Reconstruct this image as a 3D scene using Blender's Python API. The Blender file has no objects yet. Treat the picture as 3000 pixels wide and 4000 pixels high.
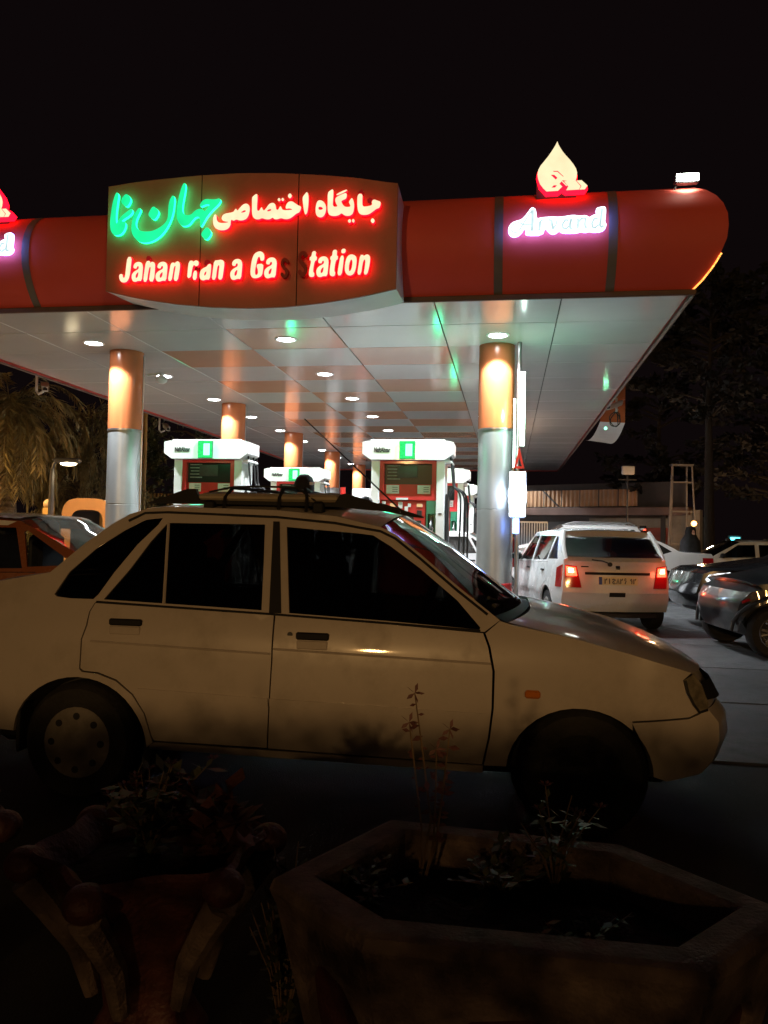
import bpy, bmesh, math, random
from math import sin, cos, pi, radians
from mathutils import Vector, Matrix, geometry

random.seed(7)
SC = bpy.context.scene
COL = SC.collection

# ------------------------------------------------------------------ camera
F, PITCH, ROLL, CZ = 3074.0, radians(1.67), radians(1.15), 1.30
cam = bpy.data.cameras.new('camera')
cam.sensor_fit = 'VERTICAL'; cam.sensor_height = 36.0; cam.lens = F / 4000 * 36
cam.clip_start = 0.05; cam.clip_end = 1200
camo = bpy.data.objects.new('camera', cam); COL.objects.link(camo)
camo.matrix_world = Matrix.Translation((0, 0, CZ)) @ Matrix.Rotation(radians(90) + PITCH, 4, 'X') @ Matrix.Rotation(ROLL, 4, 'Z')
SC.camera = camo
# ------------------------------------------------------------------ night sky, exposure
wd = bpy.data.worlds.new('World'); SC.world = wd; wd.use_nodes = True
wn = wd.node_tree.nodes; wl = wd.node_tree.links
bg = wn['Background']
sky = wn.new('ShaderNodeTexSky'); sky.sky_type = 'NISHITA'; sky.sun_disc = False
sky.sun_elevation = radians(-4); sky.sun_rotation = radians(160)
mx = wn.new('ShaderNodeMix'); mx.data_type = 'RGBA'; mx.inputs[0].default_value = 0.002
mx.inputs[6].default_value = (0.0036, 0.0021, 0.0024, 1)
wl.new(sky.outputs[0], mx.inputs[7]); wl.new(mx.outputs[2], bg.inputs[0]); bg.inputs[1].default_value = 1.0
SC.view_settings.view_transform = 'Standard'; SC.view_settings.look = 'None'
SC.view_settings.exposure = 0.0; SC.view_settings.gamma = 1.0; SC.view_settings.use_curve_mapping = False
SC.render.engine = 'CYCLES'
SC.cycles.use_denoising = True
SC.cycles.max_bounces = 7; SC.cycles.diffuse_bounces = 3; SC.cycles.glossy_bounces = 4
SC.cycles.transparent_max_bounces = 12; SC.cycles.sample_clamp_indirect = 6.0
SC.cycles.caustics_reflective = False; SC.cycles.caustics_refractive = False

# ------------------------------------------------------------------ measuring helpers
def ray(x, y):
    du, dv = x - 1500, y - 2000
    u = du * cos(ROLL) + dv * sin(ROLL); v = -du * sin(ROLL) + dv * cos(ROLL)
    d = (u / F, 1.0, -v / F)
    return Vector((d[0], d[1] * cos(PITCH) - d[2] * sin(PITCH), d[1] * sin(PITCH) + d[2] * cos(PITCH)))
def atY(x, y, Y):
    d = ray(x, y); return Vector((0, 0, CZ)) + d * (Y / d.y)
K = 3000 / 1659.0
def at(x, y, Y): return atY(x * K, y * K, Y)

YAW = radians(9)
C0 = Vector((3.895, 9.75, 0))
EX = Vector((cos(YAW), -sin(YAW), 0)); EY = Vector((sin(YAW), cos(YAW), 0))
def cpt(s, t, z=0): return C0 + EX * s + EY * t + Vector((0, 0, z))
def on_front(x, y, t):            # measured point (3000x4000 photo) on the upright plane a distance t behind the canopy's front edge
    d = ray(x, y); o = Vector((0, 0, CZ)); p0 = C0 + EY * t
    P = o + d * ((p0 - o).dot(EY) / d.dot(EY))
    return ((P - C0).dot(EX), P.z)

# ------------------------------------------------------------------ materials
MATS = {}
def nodes(name):
    m = bpy.data.materials.new(name); m.use_nodes = True; MATS[name] = m
    return m, m.node_tree.nodes, m.node_tree.links, m.node_tree.nodes['Principled BSDF']
def pm(name, col, rough=0.5, metal=0.0, var=0.0, scale=6.0, bump=0.0, bscale=40.0, spec=0.5, coat=0.0, dirt=None, dscale=2.5, damt=0.5):
    m, n, l, b = nodes(name)
    b.inputs['Roughness'].default_value = rough; b.inputs['Metallic'].default_value = metal
    b.inputs['Specular IOR Level'].default_value = spec; b.inputs['Coat Weight'].default_value = coat
    b.inputs['Coat Roughness'].default_value = 0.05
    tc = n.new('ShaderNodeTexCoord')
    nz = n.new('ShaderNodeTexNoise'); nz.inputs['Scale'].default_value = scale; nz.inputs['Detail'].default_value = 5
    l.new(tc.outputs['Object'], nz.inputs['Vector'])
    cr = n.new('ShaderNodeValToRGB')
    cr.color_ramp.elements[0].position = 0.3; cr.color_ramp.elements[1].position = 0.75
    c = list(col[:3])
    cr.color_ramp.elements[0].color = [max(0, v * (1 - var)) for v in c] + [1]
    cr.color_ramp.elements[1].color = [min(1, v * (1 + var)) for v in c] + [1]
    l.new(nz.outputs['Fac'], cr.inputs['Fac'])
    out = cr.outputs['Color']
    if dirt:
        n2 = n.new('ShaderNodeTexNoise'); n2.inputs['Scale'].default_value = dscale; n2.inputs['Detail'].default_value = 8
        n2.inputs['Roughness'].default_value = 0.7
        l.new(tc.outputs['Object'], n2.inputs['Vector'])
        r2 = n.new('ShaderNodeMapRange'); r2.inputs[1].default_value = 0.48; r2.inputs[2].default_value = 0.75
        r2.inputs[4].default_value = damt
        l.new(n2.outputs['Fac'], r2.inputs[0])
        mi = n.new('ShaderNodeMix'); mi.data_type = 'RGBA'
        l.new(r2.outputs[0], mi.inputs[0]); l.new(out, mi.inputs[6]); mi.inputs[7].default_value = (*dirt, 1)
        out = mi.outputs[2]
        ra = n.new('ShaderNodeMath'); ra.operation = 'MULTIPLY_ADD'; ra.inputs[1].default_value = 0.35; ra.inputs[2].default_value = rough
        l.new(r2.outputs[0], ra.inputs[0]); l.new(ra.outputs[0], b.inputs['Roughness'])
    l.new(out, b.inputs['Base Color'])
    if bump:
        n3 = n.new('ShaderNodeTexNoise'); n3.inputs['Scale'].default_value = bscale; n3.inputs['Detail'].default_value = 6
        l.new(tc.outputs['Object'], n3.inputs['Vector'])
        bp = n.new('ShaderNodeBump'); bp.inputs['Strength'].default_value = bump; bp.inputs['Distance'].default_value = 0.02
        l.new(n3.outputs['Fac'], bp.inputs['Height']); l.new(bp.outputs[0], b.inputs['Normal'])
    return m
def em(name, col, strength, var=0.0, scale=8.0):
    m, n, l, b = nodes(name)
    b.inputs['Base Color'].default_value = (*[0.2 * c for c in col], 1)
    b.inputs['Emission Color'].default_value = (*col, 1)
    b.inputs['Emission Strength'].default_value = strength
    tc = n.new('ShaderNodeTexCoord'); nz = n.new('ShaderNodeTexNoise'); nz.inputs['Scale'].default_value = scale
    l.new(tc.outputs['Object'], nz.inputs['Vector'])
    mr = n.new('ShaderNodeMapRange'); mr.inputs[1].default_value = .3; mr.inputs[2].default_value = .7
    mr.inputs[3].default_value = strength * (1 - var); mr.inputs[4].default_value = strength * (1 + var)
    l.new(nz.outputs['Fac'], mr.inputs[0]); l.new(mr.outputs[0], b.inputs['Emission Strength'])
    return m
def glass_mat(name, tint, amount):
    m = bpy.data.materials.new(name); m.use_nodes = True; MATS[name] = m
    n = m.node_tree.nodes; l = m.node_tree.links; n.remove(n['Principled BSDF'])
    t = n.new('ShaderNodeBsdfTransparent'); t.inputs[0].default_value = (*tint, 1)
    g = n.new('ShaderNodeBsdfGlossy'); g.inputs['Roughness'].default_value = 0.03
    lw = n.new('ShaderNodeFresnel'); lw.inputs[0].default_value = 1.5
    ad = n.new('ShaderNodeMath'); ad.operation = 'ADD'; ad.inputs[1].default_value = amount
    l.new(lw.outputs[0], ad.inputs[0])
    mx_ = n.new('ShaderNodeMixShader'); l.new(ad.outputs[0], mx_.inputs[0]); l.new(t.outputs[0], mx_.inputs[1]); l.new(g.outputs[0], mx_.inputs[2])
    l.new(mx_.outputs[0], n['Material Output'].inputs[0])
    return m

M = {}
M['asphalt'] = pm('asphalt', (.035, .034, .034), .85, var=.35, scale=3, bump=.5, bscale=120, dirt=(.07, .065, .06), dscale=.6, damt=.6)
M['slab'] = pm('concrete slab', (.11, .11, .115), .5, var=.4, scale=.7, bump=.3, bscale=60, dirt=(.03, .03, .03), dscale=1.6, damt=.95)
M['kerb'] = pm('kerb concrete', (.35, .34, .31), .8, var=.2, scale=3, bump=.3)
M['soffit'] = pm('white aluminium soffit panel', (.60, .60, .585), .13, metal=.12, var=.06, scale=.8, spec=.7, bump=.02, bscale=3)
M['soffit_o'] = pm('orange aluminium soffit panel', (.60, .33, .22), .13, metal=.12, var=.08, scale=.8, spec=.8, bump=.02, bscale=3)
M['fascia'] = pm('red orange fascia panel', (.75, .11, .085), .55, var=.14, scale=.6, spec=.25, dirt=(.5, .10, .07), dscale=1.2, damt=.35)
M['rib'] = pm('grey fascia rib', (.16, .15, .15), .5, var=.15, scale=3)
M['trim'] = pm('dull brown trim', (.12, .07, .055), .6, var=.2, scale=3)
M['sign'] = pm('faded red brown sign sheet', (.44, .19, .135), .5, var=.12, scale=.9, dirt=(.27, .12, .085), dscale=1.5, damt=.5)
M['signside'] = pm('white sign box sheet', (.6, .6, .57), .4, var=.1, scale=2)
M['colorange'] = pm('orange column sleeve', (.50, .15, .055), .2, var=.06, scale=2, spec=.5)
M['colsilver'] = pm('brushed aluminium column sheet', (.40, .42, .42), .40, metal=.5, var=.08, scale=2.5)
M['joint'] = pm('dark joint', (.03, .03, .03), .8)
M['pumpwhite'] = pm('white dispenser paint', (.86, .87, .86), .3, var=.04, scale=3, coat=.3)
M['pumpred'] = pm('red dispenser panel', (.60, .03, .03), .4, var=.12, scale=4, coat=.2)
M['pumpgreen'] = pm('green dispenser panel', (.02, .17, .09), .35, var=.1, scale=4)
M['screen'] = pm('dark dispenser window', (.02, .024, .022), .3, spec=.2)
M['paper'] = pm('white paper label', (.8, .8, .78), .6, var=.08, scale=20)
M['ink'] = pm('dark lettering', (.03, .03, .035), .6)
M['inkgrey'] = pm('faint grey print', (.2, .22, .21), .5, var=.3, scale=30)
M['rubber'] = pm('black rubber', (.012, .012, .012), .6, var=.2, scale=20)
M['tyre'] = pm('tyre rubber', (.014, .013, .013), .8, var=.3, scale=20, bump=.3, bscale=60)
M['metal'] = pm('bare metal', (.45, .45, .46), .3, metal=.9, var=.1, scale=8)
M['darkmetal'] = pm('dark metal', (.05, .05, .052), .45, metal=.5, var=.2, scale=8)
M['chrome'] = pm('bright trim', (.7, .7, .72), .12, metal=1.0)
M['glass'] = pm('dark tinted car glass', (.028, .026, .024), .05, spec=.5, var=.35, scale=3)
M['darkglass'] = glass_mat('dark tinted glass', (.07, .072, .07), .02)
M['screenglass'] = glass_mat('windscreen glass', (.35, .37, .37), .05)
M['seeglass'] = glass_mat('clear car glass', (.75, .8, .8), .05)
M['tintglass'] = glass_mat('grey tinted car glass', (.3, .33, .34), .06)
M['white_car'] = pm('dusty off white car paint', (.48, .425, .385), .32, var=.07, scale=1.2, coat=.6, dirt=(.30, .255, .21), dscale=2.6, damt=.7)
M['white_car2'] = pm('white car paint', (.72, .72, .72), .25, var=.04, scale=1.5, coat=.7, dirt=(.5, .48, .45), dscale=3, damt=.35)
M['dark_car'] = pm('black car paint', (.012, .013, .015), .18, coat=1.0, var=.2, dirt=(.05, .045, .04), dscale=3, damt=.3)
M['grey_car'] = pm('dark grey car paint', (.018, .02, .024), .28, coat=.7, var=.15, dirt=(.06, .055, .05), dscale=3, damt=.4)
M['taxi'] = pm('orange taxi paint', (.24, .075, .025), .25, coat=.6, var=.08, dirt=(.14, .06, .03), dscale=3, damt=.4)
M['seat'] = pm('seat cloth', (.06, .06, .065), .9, var=.2, scale=12)
M['plate'] = pm('number plate', (.80, .70, .42), .4, var=.05, scale=10)
M['plateblue'] = pm('plate blue band', (.02, .05, .3), .4)
M['tail_off'] = pm('red lamp plastic', (.35, .01, .012), .12, coat=.6)
M['tail_on'] = em('lit tail lamp', (1.0, .05, .02), 9, .3, 30)
M['tail_hot'] = em('tail lamp bulb', (1.0, .55, .25), 14, .2, 30)
M['head_glint'] = em('headlamp reflection glow', (.9, .95, 1.0), 1.6, .9, 14)  # glow stands in for a bright reflection on an unlit lens
M['head_off'] = pm('clear headlamp lens', (.28, .24, .18), .08, metal=.4, coat=1.0, var=.5, scale=25)
M['amber'] = pm('amber indicator lens', (.55, .16, .02), .15, coat=.6)
M['letter_face'] = em('pale lit letter face', (1.0, .80, .50), 1.15, .10, 7)
M['letter_red'] = em('red letter edge light', (1.0, .003, .014), 4.6)
M['letter_dim'] = em('failing red letter', (.55, .006, .014), .35, .3, 6)
M['letter_out'] = pm('unlit red letter acrylic', (.40, .015, .015), .4, var=.2, scale=6)
M['letter_green'] = em('green lit letter face', (.01, 1.0, .36), 1.0, .12, 6)
M['letter_gedge'] = em('green letter edge light', (.01, .9, .25), 5.0)
M['drop_face'] = em('pale yellow lit emblem', (1.0, .83, .50), 1.1, .08, 4)
M['arv_back'] = em('white lit letter halo', (.72, .84, 1.0), 3.4)
M['arv_halo_glow'] = em('blue violet glow for lens halo', (.22, .26, 1.0), 9.0)  # added glow on the letter sides, standing in for a lens halo
M['arv_face'] = em('cool white letter face', (.62, .86, .90), 1.0, .2, 10)
M['lamp_lens'] = em('downlight lens', (.93, .97, 1.0), 40)
M['green_bleed'] = em('green pump indicator', (.0, .80, .16), .75, .3, 30)  # glowing surround stands in for light bleeding off the indicator core
M['green_hot'] = em('green pump indicator core', (.30, 1.0, .62), 2.2)
M['led_strip'] = em('white led strip', (.75, 1.0, .88), 9.0, .3, 60)
M['led_blue'] = em('blue white lightbox', (.62, .78, 1.0), 22.0, .2, 12)
M['led_bluer'] = em('blue led', (.15, .3, 1.0), 8.0)
M['rope'] = em('amber rope light', (1.0, .40, .08), 2.2, .9, 90)
M['flood'] = em('floodlight lens', (.9, 1.0, .85), 40)
M['sodium'] = em('sodium lamp', (1.0, .42, .10), 9)
M['lampwhite'] = em('warm lamp', (1.0, .82, .5), 14)
M['cyan'] = em('cyan shop light', (.1, .9, 1.0), 6)
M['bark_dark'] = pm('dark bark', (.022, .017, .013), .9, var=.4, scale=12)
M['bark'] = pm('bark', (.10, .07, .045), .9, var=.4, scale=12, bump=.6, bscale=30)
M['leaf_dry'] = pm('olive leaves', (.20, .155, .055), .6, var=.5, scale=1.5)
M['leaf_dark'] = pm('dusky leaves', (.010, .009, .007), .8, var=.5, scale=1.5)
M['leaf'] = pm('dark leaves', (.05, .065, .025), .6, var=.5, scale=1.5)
M['leaf_planter'] = pm('planter leaves', (.07, .075, .03), .55, var=.5, scale=30)
M['flower'] = pm('faded petals', (.14, .055, .05), .6, var=.4, scale=60)
M['stalk'] = pm('dry stalk', (.17, .11, .06), .7, var=.3, scale=30)
M['soil'] = pm('dark soil', (.03, .022, .016), .95, var=.5, scale=20, bump=.8, bscale=40)
M['pot_cream'] = pm('cream painted concrete', (.23, .165, .14), .8, var=.3, scale=14, bump=.5, bscale=90, dirt=(.09, .065, .06), dscale=12, damt=.7)
M['pot_maroon'] = pm('maroon painted concrete', (.08, .02, .022), .75, var=.3, scale=8, bump=.4, bscale=80)
M['pot_red'] = pm('glossy red petal paint', (.12, .042, .038), .5, var=.4, scale=14, bump=.4, bscale=60)
M['cctv'] = pm('camera housing', (.6, .6, .58), .4, var=.06, scale=8)
M['yellowfence'] = pm('yellow corrugated sheet', (.45, .27, .07), .5, var=.2, scale=2)
M['rustsheet'] = pm('tan corrugated sheet', (.35, .21, .12), .5, metal=.2, var=.3, scale=1.5)
M['wall'] = pm('grubby plaster wall', (.22, .20, .17), .9, var=.3, scale=1.2, dirt=(.1, .085, .07), dscale=2, damt=.7)
M['wallred'] = pm('worn red wall paint', (.22, .05, .035), .8, var=.4, scale=1.6)
M['darkwall'] = pm('dark wall', (.07, .065, .065), .9, var=.3, scale=1.2)
M['orangekiosk'] = pm('orange fibreglass', (.6, .2, .03), .45, var=.1, scale=3)
M['tankiosk'] = pm('tan fibreglass', (.42, .30, .16), .5, var=.1, scale=3)
M['black_cloth'] = pm('black cloth', (.012, .012, .013), .9, var=.4, scale=12, bump=.3, bscale=20)
M['navy_cloth'] = pm('dark work jacket', (.025, .03, .035), .9, var=.3, scale=12)
M['skin'] = pm('skin', (.45, .27, .19), .55, var=.1, scale=12)
M['hair'] = pm('dark hair', (.012, .01, .009), .5)
M['ext_red'] = pm('extinguisher red', (.5, .02, .015), .3, coat=.5)
M['load'] = pm('tan wrapped load cloth', (.36, .30, .22), .85, var=.15, scale=5, bump=.4, bscale=14)
M['cyanpaint'] = pm('cabinet paint', (.62, .63, .62), .5, var=.08, scale=3)

# ------------------------------------------------------------------ object helpers
def link(o, parent=None):
    COL.objects.link(o)
    if parent is not None: o.parent = parent
    return o
def tag(o, label=None, cat=None, group=None, kind=None):
    if label: o['label'] = label
    if cat: o['category'] = cat
    if group: o['group'] = group
    if kind: o['kind'] = kind
    return o
def empty(name, loc=(0, 0, 0), rz=0.0, label=None, cat=None, group=None):
    o = bpy.data.objects.new(name, None); o.empty_display_size = .2
    o.location = loc; o.rotation_euler = (0, 0, rz); link(o)
    return tag(o, label, cat, group)
class MB:
    def __init__(s): s.v = []; s.f = []; s.m = []; s.mi = 0
    def add(s, vs, fs):
        o = len(s.v); s.v += [tuple(v) for v in vs]
        s.f += [tuple(i + o for i in f) for f in fs]; s.m += [s.mi] * len(fs); return s
    def box(s, c, d, rz=0.0, bev=0.0):
        hx, hy, hz = d[0] / 2, d[1] / 2, d[2] / 2
        if bev > 0:
            b = min(bev, hx * .9, hy * .9, hz * .9); vs = []
            for z, k in ((-hz, b), (-hz + b, 0), (hz - b, 0), (hz, b)):
                x, y = hx - k, hy - k; q = b * .6 if k == 0 else b * .3
                vs += [(x - q, -y, z), (x, -y + q, z), (x, y - q, z), (x - q, y, z), (-x + q, y, z), (-x, y - q, z), (-x, -y + q, z), (-x + q, -y, z)]
            fs = [tuple(range(7, -1, -1)), tuple(range(24, 32))]
            for r in range(3):
                for i in range(8): fs.append((r * 8 + i, r * 8 + (i + 1) % 8, r * 8 + 8 + (i + 1) % 8, r * 8 + 8 + i))
        else:
            vs = [(x, y, z) for z in (-hz, hz) for x, y in ((-hx, -hy), (hx, -hy), (hx, hy), (-hx, hy))]
            fs = [(3, 2, 1, 0), (4, 5, 6, 7), (0, 1, 5, 4), (1, 2, 6, 5), (2, 3, 7, 6), (3, 0, 4, 7)]
        cr, sr = cos(rz), sin(rz)
        return s.add([(c[0] + x * cr - y * sr, c[1] + x * sr + y * cr, c[2] + z) for x, y, z in vs], fs)
    def tube(s, pts, r, n=8, cap=True):
        pts = [Vector(p) for p in pts]; rs = r if isinstance(r, (list, tuple)) else [r] * len(pts)
        o = len(s.v); vs = []; fs = []; up = None
        for i, p in enumerate(pts):
            t = (pts[min(i + 1, len(pts) - 1)] - pts[max(i - 1, 0)])
            t = t.normalized() if t.length > 1e-9 else Vector((0, 0, 1))
            if up is None: up = t.orthogonal().normalized()
            up = (up - t * up.dot(t)); up = up.normalized() if up.length > 1e-6 else t.orthogonal().normalized()
            w = t.cross(up)
            for k in range(n):
                a = 2 * pi * k / n; vs.append(p + (up * cos(a) + w * sin(a)) * rs[i])
        for i in range(len(pts) - 1):
            for k in range(n): fs.append((i * n + k, i * n + (k + 1) % n, (i + 1) * n + (k + 1) % n, (i + 1) * n + k))
        if cap: fs.append(tuple(range(n - 1, -1, -1))); fs.append(tuple((len(pts) - 1) * n + k for k in range(n)))
        return s.add(vs, fs)
    def lathe(s, prof, c=(0, 0, 0), n=24, axis='z', lobes=0, amp=0.0):
        vs = []; fs = []
        for r, h in prof:
            for k in range(n):
                a = 2 * pi * k / n; rr = r * (1 + amp * cos(lobes * a)) if lobes else r
                p = (rr * cos(a), rr * sin(a), h)
                if axis == 'y': p = (p[0], p[2], p[1])
                elif axis == 'x': p = (p[2], p[0], p[1])
                vs.append((p[0] + c[0], p[1] + c[1], p[2] + c[2]))
        for i in range(len(prof) - 1):
            for k in range(n):
                q = (i * n + k, i * n + (k + 1) % n, (i + 1) * n + (k + 1) % n, (i + 1) * n + k)
                fs.append(q[::-1] if axis == 'y' else q)
        a_, b_ = tuple(range(n - 1, -1, -1)), tuple((len(prof) - 1) * n + k for k in range(n))
        if prof[0][0] > 1e-5: fs.append(a_[::-1] if axis == 'y' else a_)
        if prof[-1][0] > 1e-5: fs.append(b_[::-1] if axis == 'y' else b_)
        return s.add(vs, fs)
    def ball(s, c, r, n=14, m=8, sq=(1, 1, 1)):
        vs = []; fs = []
        for i in range(m + 1):
            th = pi * i / m
            for k in range(n):
                a = 2 * pi * k / n
                vs.append((c[0] + r * sq[0] * sin(th) * cos(a), c[1] + r * sq[1] * sin(th) * sin(a), c[2] + r * sq[2] * cos(th)))
        for i in range(m):
            for k in range(n): fs.append((i * n + k, (i + 1) * n + k, (i + 1) * n + (k + 1) % n, i * n + (k + 1) % n))
        return s.add(vs, fs)
    def mesh(s, name, mats, smooth=False):
        me = bpy.data.meshes.new(name); me.from_pydata(s.v, [], s.f)
        for m in (mats if isinstance(mats, (list, tuple)) else [mats]): me.materials.append(M[m] if isinstance(m, str) else m)
        me.polygons.foreach_set('material_index', s.m)
        if smooth:
            me.polygons.foreach_set('use_smooth', [True] * len(me.polygons))
            try: me.set_sharp_from_angle(angle=radians(38))
            except Exception: pass
        me.validate(); me.update(); return me
    def build(s, name, mats, parent=None, smooth=False, loc=None, rz=None):
        o = bpy.data.objects.new(name, s.mesh(name, mats, smooth)); link(o, parent)
        if loc is not None: o.location = loc
        if rz is not None: o.rotation_euler = (0, 0, rz)
        return o
def inst(name, me, parent=None, loc=(0, 0, 0), rot=(0, 0, 0), scale=(1, 1, 1)):
    o = bpy.data.objects.new(name, me); link(o, parent); o.location = loc; o.rotation_euler = rot; o.scale = scale; return o
def copy_tree(o, parent=None):
    c = o.copy(); COL.objects.link(c); c.parent = parent
    for ch in list(o.children): copy_tree(ch, c)
    return c
def chaikin(p, it=1):
    for _ in range(it):
        q = []
        for i in range(len(p)):
            a, b = p[i], p[(i + 1) % len(p)]
            q += [(a[0] * .75 + b[0] * .25, a[1] * .75 + b[1] * .25), (a[0] * .25 + b[0] * .75, a[1] * .25 + b[1] * .75)]
        p = q
    return p
def inside(p, poly):
    x, y = p; r = False; n = len(poly)
    for i in range(n):
        a, b = poly[i], poly[i - 1]
        if (a[1] > y) != (b[1] > y) and x < (b[0] - a[0]) * (y - a[1]) / (b[1] - a[1]) + a[0]: r = not r
    return r
def resample(p, step):
    q = []
    for i in range(len(p)):
        a, b = p[i], p[(i + 1) % len(p)]; L = math.hypot(b[0] - a[0], b[1] - a[1]); k = max(1, int(math.ceil(L / step)))
        for j in range(k): q.append((a[0] + (b[0] - a[0]) * j / k, a[1] + (b[1] - a[1]) * j / k))
    return q
def cdt(outer, holes=(), step=None):
    """flat triangulation of an outline with holes: points, triangles, boundary loops"""
    loops = [outer] + list(holes)
    if step: loops = [resample(l, step) for l in loops]
    pts = []; edges = []
    for l in loops:
        o = len(pts); pts += [Vector(p) for p in l]
        edges += [(o + i, o + (i + 1) % len(l)) for i in range(len(l))]
    if step:
        xs = [p[0] for p in loops[0]]; ys = [p[1] for p in loops[0]]
        y = min(ys) + step * .5
        while y < max(ys):
            x = min(xs) + step * .5
            while x < max(xs):
                if inside((x, y), loops[0]) and not any(inside((x, y), h) for h in loops[1:]):
                    if all((x - q.x) ** 2 + (y - q.y) ** 2 > (.45 * step) ** 2 for q in pts): pts.append(Vector((x, y)))
                x += step
            y += step
    r = geometry.delaunay_2d_cdt(pts, edges, [], 0, 1e-6)
    V, T = r[0], r[2]; out = []
    for t in T:
        if len(t) != 3: continue
        a, b, c_ = (V[i] for i in t)
        area = (b.x - a.x) * (c_.y - a.y) - (b.y - a.y) * (c_.x - a.x)
        if abs(area) < 1e-10: continue
        cc = ((a.x + b.x + c_.x) / 3, (a.y + b.y + c_.y) / 3)
        if inside(cc, loops[0]) and not any(inside(cc, h) for h in loops[1:]): out.append(tuple(t) if area > 0 else (t[0], t[2], t[1]))
    cnt = {}
    for t in out:
        for i in range(3):
            cnt[(t[i], t[(i + 1) % 3])] = 1
    bnd = [e for e in cnt if (e[1], e[0]) not in cnt]
    return V, out, bnd
def plate_mb(outer, holes=(), depth=.05, y0=0.0, side_mi=1, mb=None):
    """upright plate in x-z facing -y, with thickness"""
    V, T, B = cdt(outer, holes); mb = mb or MB(); n = len(V)
    mb.mi = 0; mb.add([(v.x, y0, v.y) for v in V], T)
    mb.mi = side_mi; mb.add([(v.x, y0, v.y) for v in V] + [(v.x, y0 + depth, v.y) for v in V],
                            [(b, a, a + n, b + n) for a, b in B] + [(t[2] + n, t[1] + n, t[0] + n) for t in T])
    mb.mi = 0
    return mb
def ribbon(pts, w):
    """outline of a stroke"""
    L, R = [], []
    ws = w if isinstance(w, (list, tuple)) else [w] * len(pts)
    for i, p in enumerate(pts):
        a, b = pts[max(i - 1, 0)], pts[min(i + 1, len(pts) - 1)]
        dx, dy = b[0] - a[0], b[1] - a[1]; l = math.hypot(dx, dy) or 1
        nx, ny = -dy / l * ws[i] / 2, dx / l * ws[i] / 2
        L.append((p[0] + nx, p[1] + ny)); R.append((p[0] - nx, p[1] - ny))
    return L + R[::-1]
def text_mesh(txt, size, mat, width=1.0, ext=.003, bold=0.0):
    cu = bpy.data.curves.new('text', 'FONT'); cu.body = txt; cu.size = size; cu.extrude = ext; cu.offset = bold
    cu.align_x = 'CENTER'; cu.align_y = 'CENTER'; cu.resolution_u = 3
    o = bpy.data.objects.new('text', cu); COL.objects.link(o)
    bpy.context.view_layer.update()
    me = bpy.data.meshes.new_from_object(o.evaluated_get(bpy.context.evaluated_depsgraph_get()))
    bpy.data.objects.remove(o); me.materials.clear(); me.materials.append(M[mat])
    me.transform(Matrix.Rotation(radians(90), 4, 'X') @ Matrix.Diagonal((width, 1, 1, 1)))
    return me
def light(name, kind, power, col, parent=None, loc=(0, 0, 0), rot=(0, 0, 0), size=.1, spot=None, blend=.3):
    d = bpy.data.lights.new(name, kind); d.energy = power; d.color = col
    if kind == 'AREA': d.shape = 'DISK'; d.size = size
    else: d.shadow_soft_size = size
    if kind == 'SPOT': d.spot_size = spot; d.spot_blend = blend
    o = bpy.data.objects.new(name, d); link(o, parent); o.location = loc; o.rotation_euler = rot; return o
def interp(x, xs, ys):
    if x <= xs[0]: return ys[0]
    for i in range(1, len(xs)):
        if x <= xs[i]: return ys[i - 1] + (ys[i] - ys[i - 1]) * (x - xs[i - 1]) / (xs[i] - xs[i - 1])
    return ys[-1]
# ================================================================== street lamp behind the viewer (sodium light on the near car)
def street_lamp(loc, rz, h, label, power, col=(1.0, .56, .20), lens='sodium', reach=1.2, soft=.18, kind='POINT', cone=165):
    r = empty('street_lamp', loc, rz, label, 'street lamp', 'street lamps')
    MB().tube([(0, 0, 0), (0, 0, h * .6), (0, 0, h)], [.09, .07, .05], 12).build('pole', 'darkmetal', r, True)
    MB().box((0, 0, .15), (.3, .3, .3), 0, .02).build('base', 'kerb', r)
    MB().tube([(0, 0, h - .05), (0, reach * .4, h + .12), (0, reach, h + .18)], .035, 8).build('arm', 'darkmetal', r, True)
    hd = MB().box((0, reach + .25, h + .2), (.26, .6, .12), 0, .04).build('lamp_head', 'darkmetal', r)
    MB().ball((0, reach + .28, h + .13), .11, 12, 8, (1, 1.8, .5)).build('lens', lens, hd, True)
    light('lamp_light', kind, power, col, r, (0, reach + .28, h - .02), size=soft, spot=radians(cone), blend=.3)
    return r

# ================================================================== ground
tag(MB().add([(-260, -60, 0), (260, -60, 0), (260, 420, 0), (-260, 420, 0)], [(0, 1, 2, 3)]).build('ground', 'asphalt'), kind='structure')
fc = empty('forecourt', cpt(0, 0), -YAW); tag(fc, kind='structure')
slm = MB().box((0, 0, 0), (3.98, 1.77, .03), 0, .008).mesh('slab', 'slab')
for i in range(8):
    for j in range(18):
        inst('slab', slm, fc, (-17 + 4 * i, -4.45 + 1.8 * j, -.001 + random.uniform(-.002, .002)))
GZ = .014

# ================================================================== canopy
HS = 4.44; BW = 1.678; RD = 1.347; NB = 7; NR = 20
CW, CL = BW * NB, RD * NR; XR = -.10
can = empty('fuel_canopy', cpt(0, 0), -YAW, 'large flat fuel station canopy with red orange fascia and pale soffit on round columns', 'canopy')
def panel_mesh(nm, mat):
    return MB().box((BW / 2, RD / 2, .02), (BW - .014, RD - .014, .04), 0, .006).mesh(nm, mat)
pw, po = panel_mesh('soffit_panel', 'soffit'), panel_mesh('soffit_panel', 'soffit_o')
for b in range(NB):
    for r in range(NR):
        orange = r >= 1 and ((b in (2, 4) and r % 2 == 0) or (b == 3 and r % 2 == 1))
        o = inst('soffit_panel', po if orange else pw, can, (-CW + b * BW, r * RD, HS + random.uniform(-.0015, .0015)),
                 (random.uniform(-.0012, .0012), random.uniform(-.0012, .0012), 0), ((BW + XR) / BW if b == 6 else 1, 1, 1))
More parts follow.
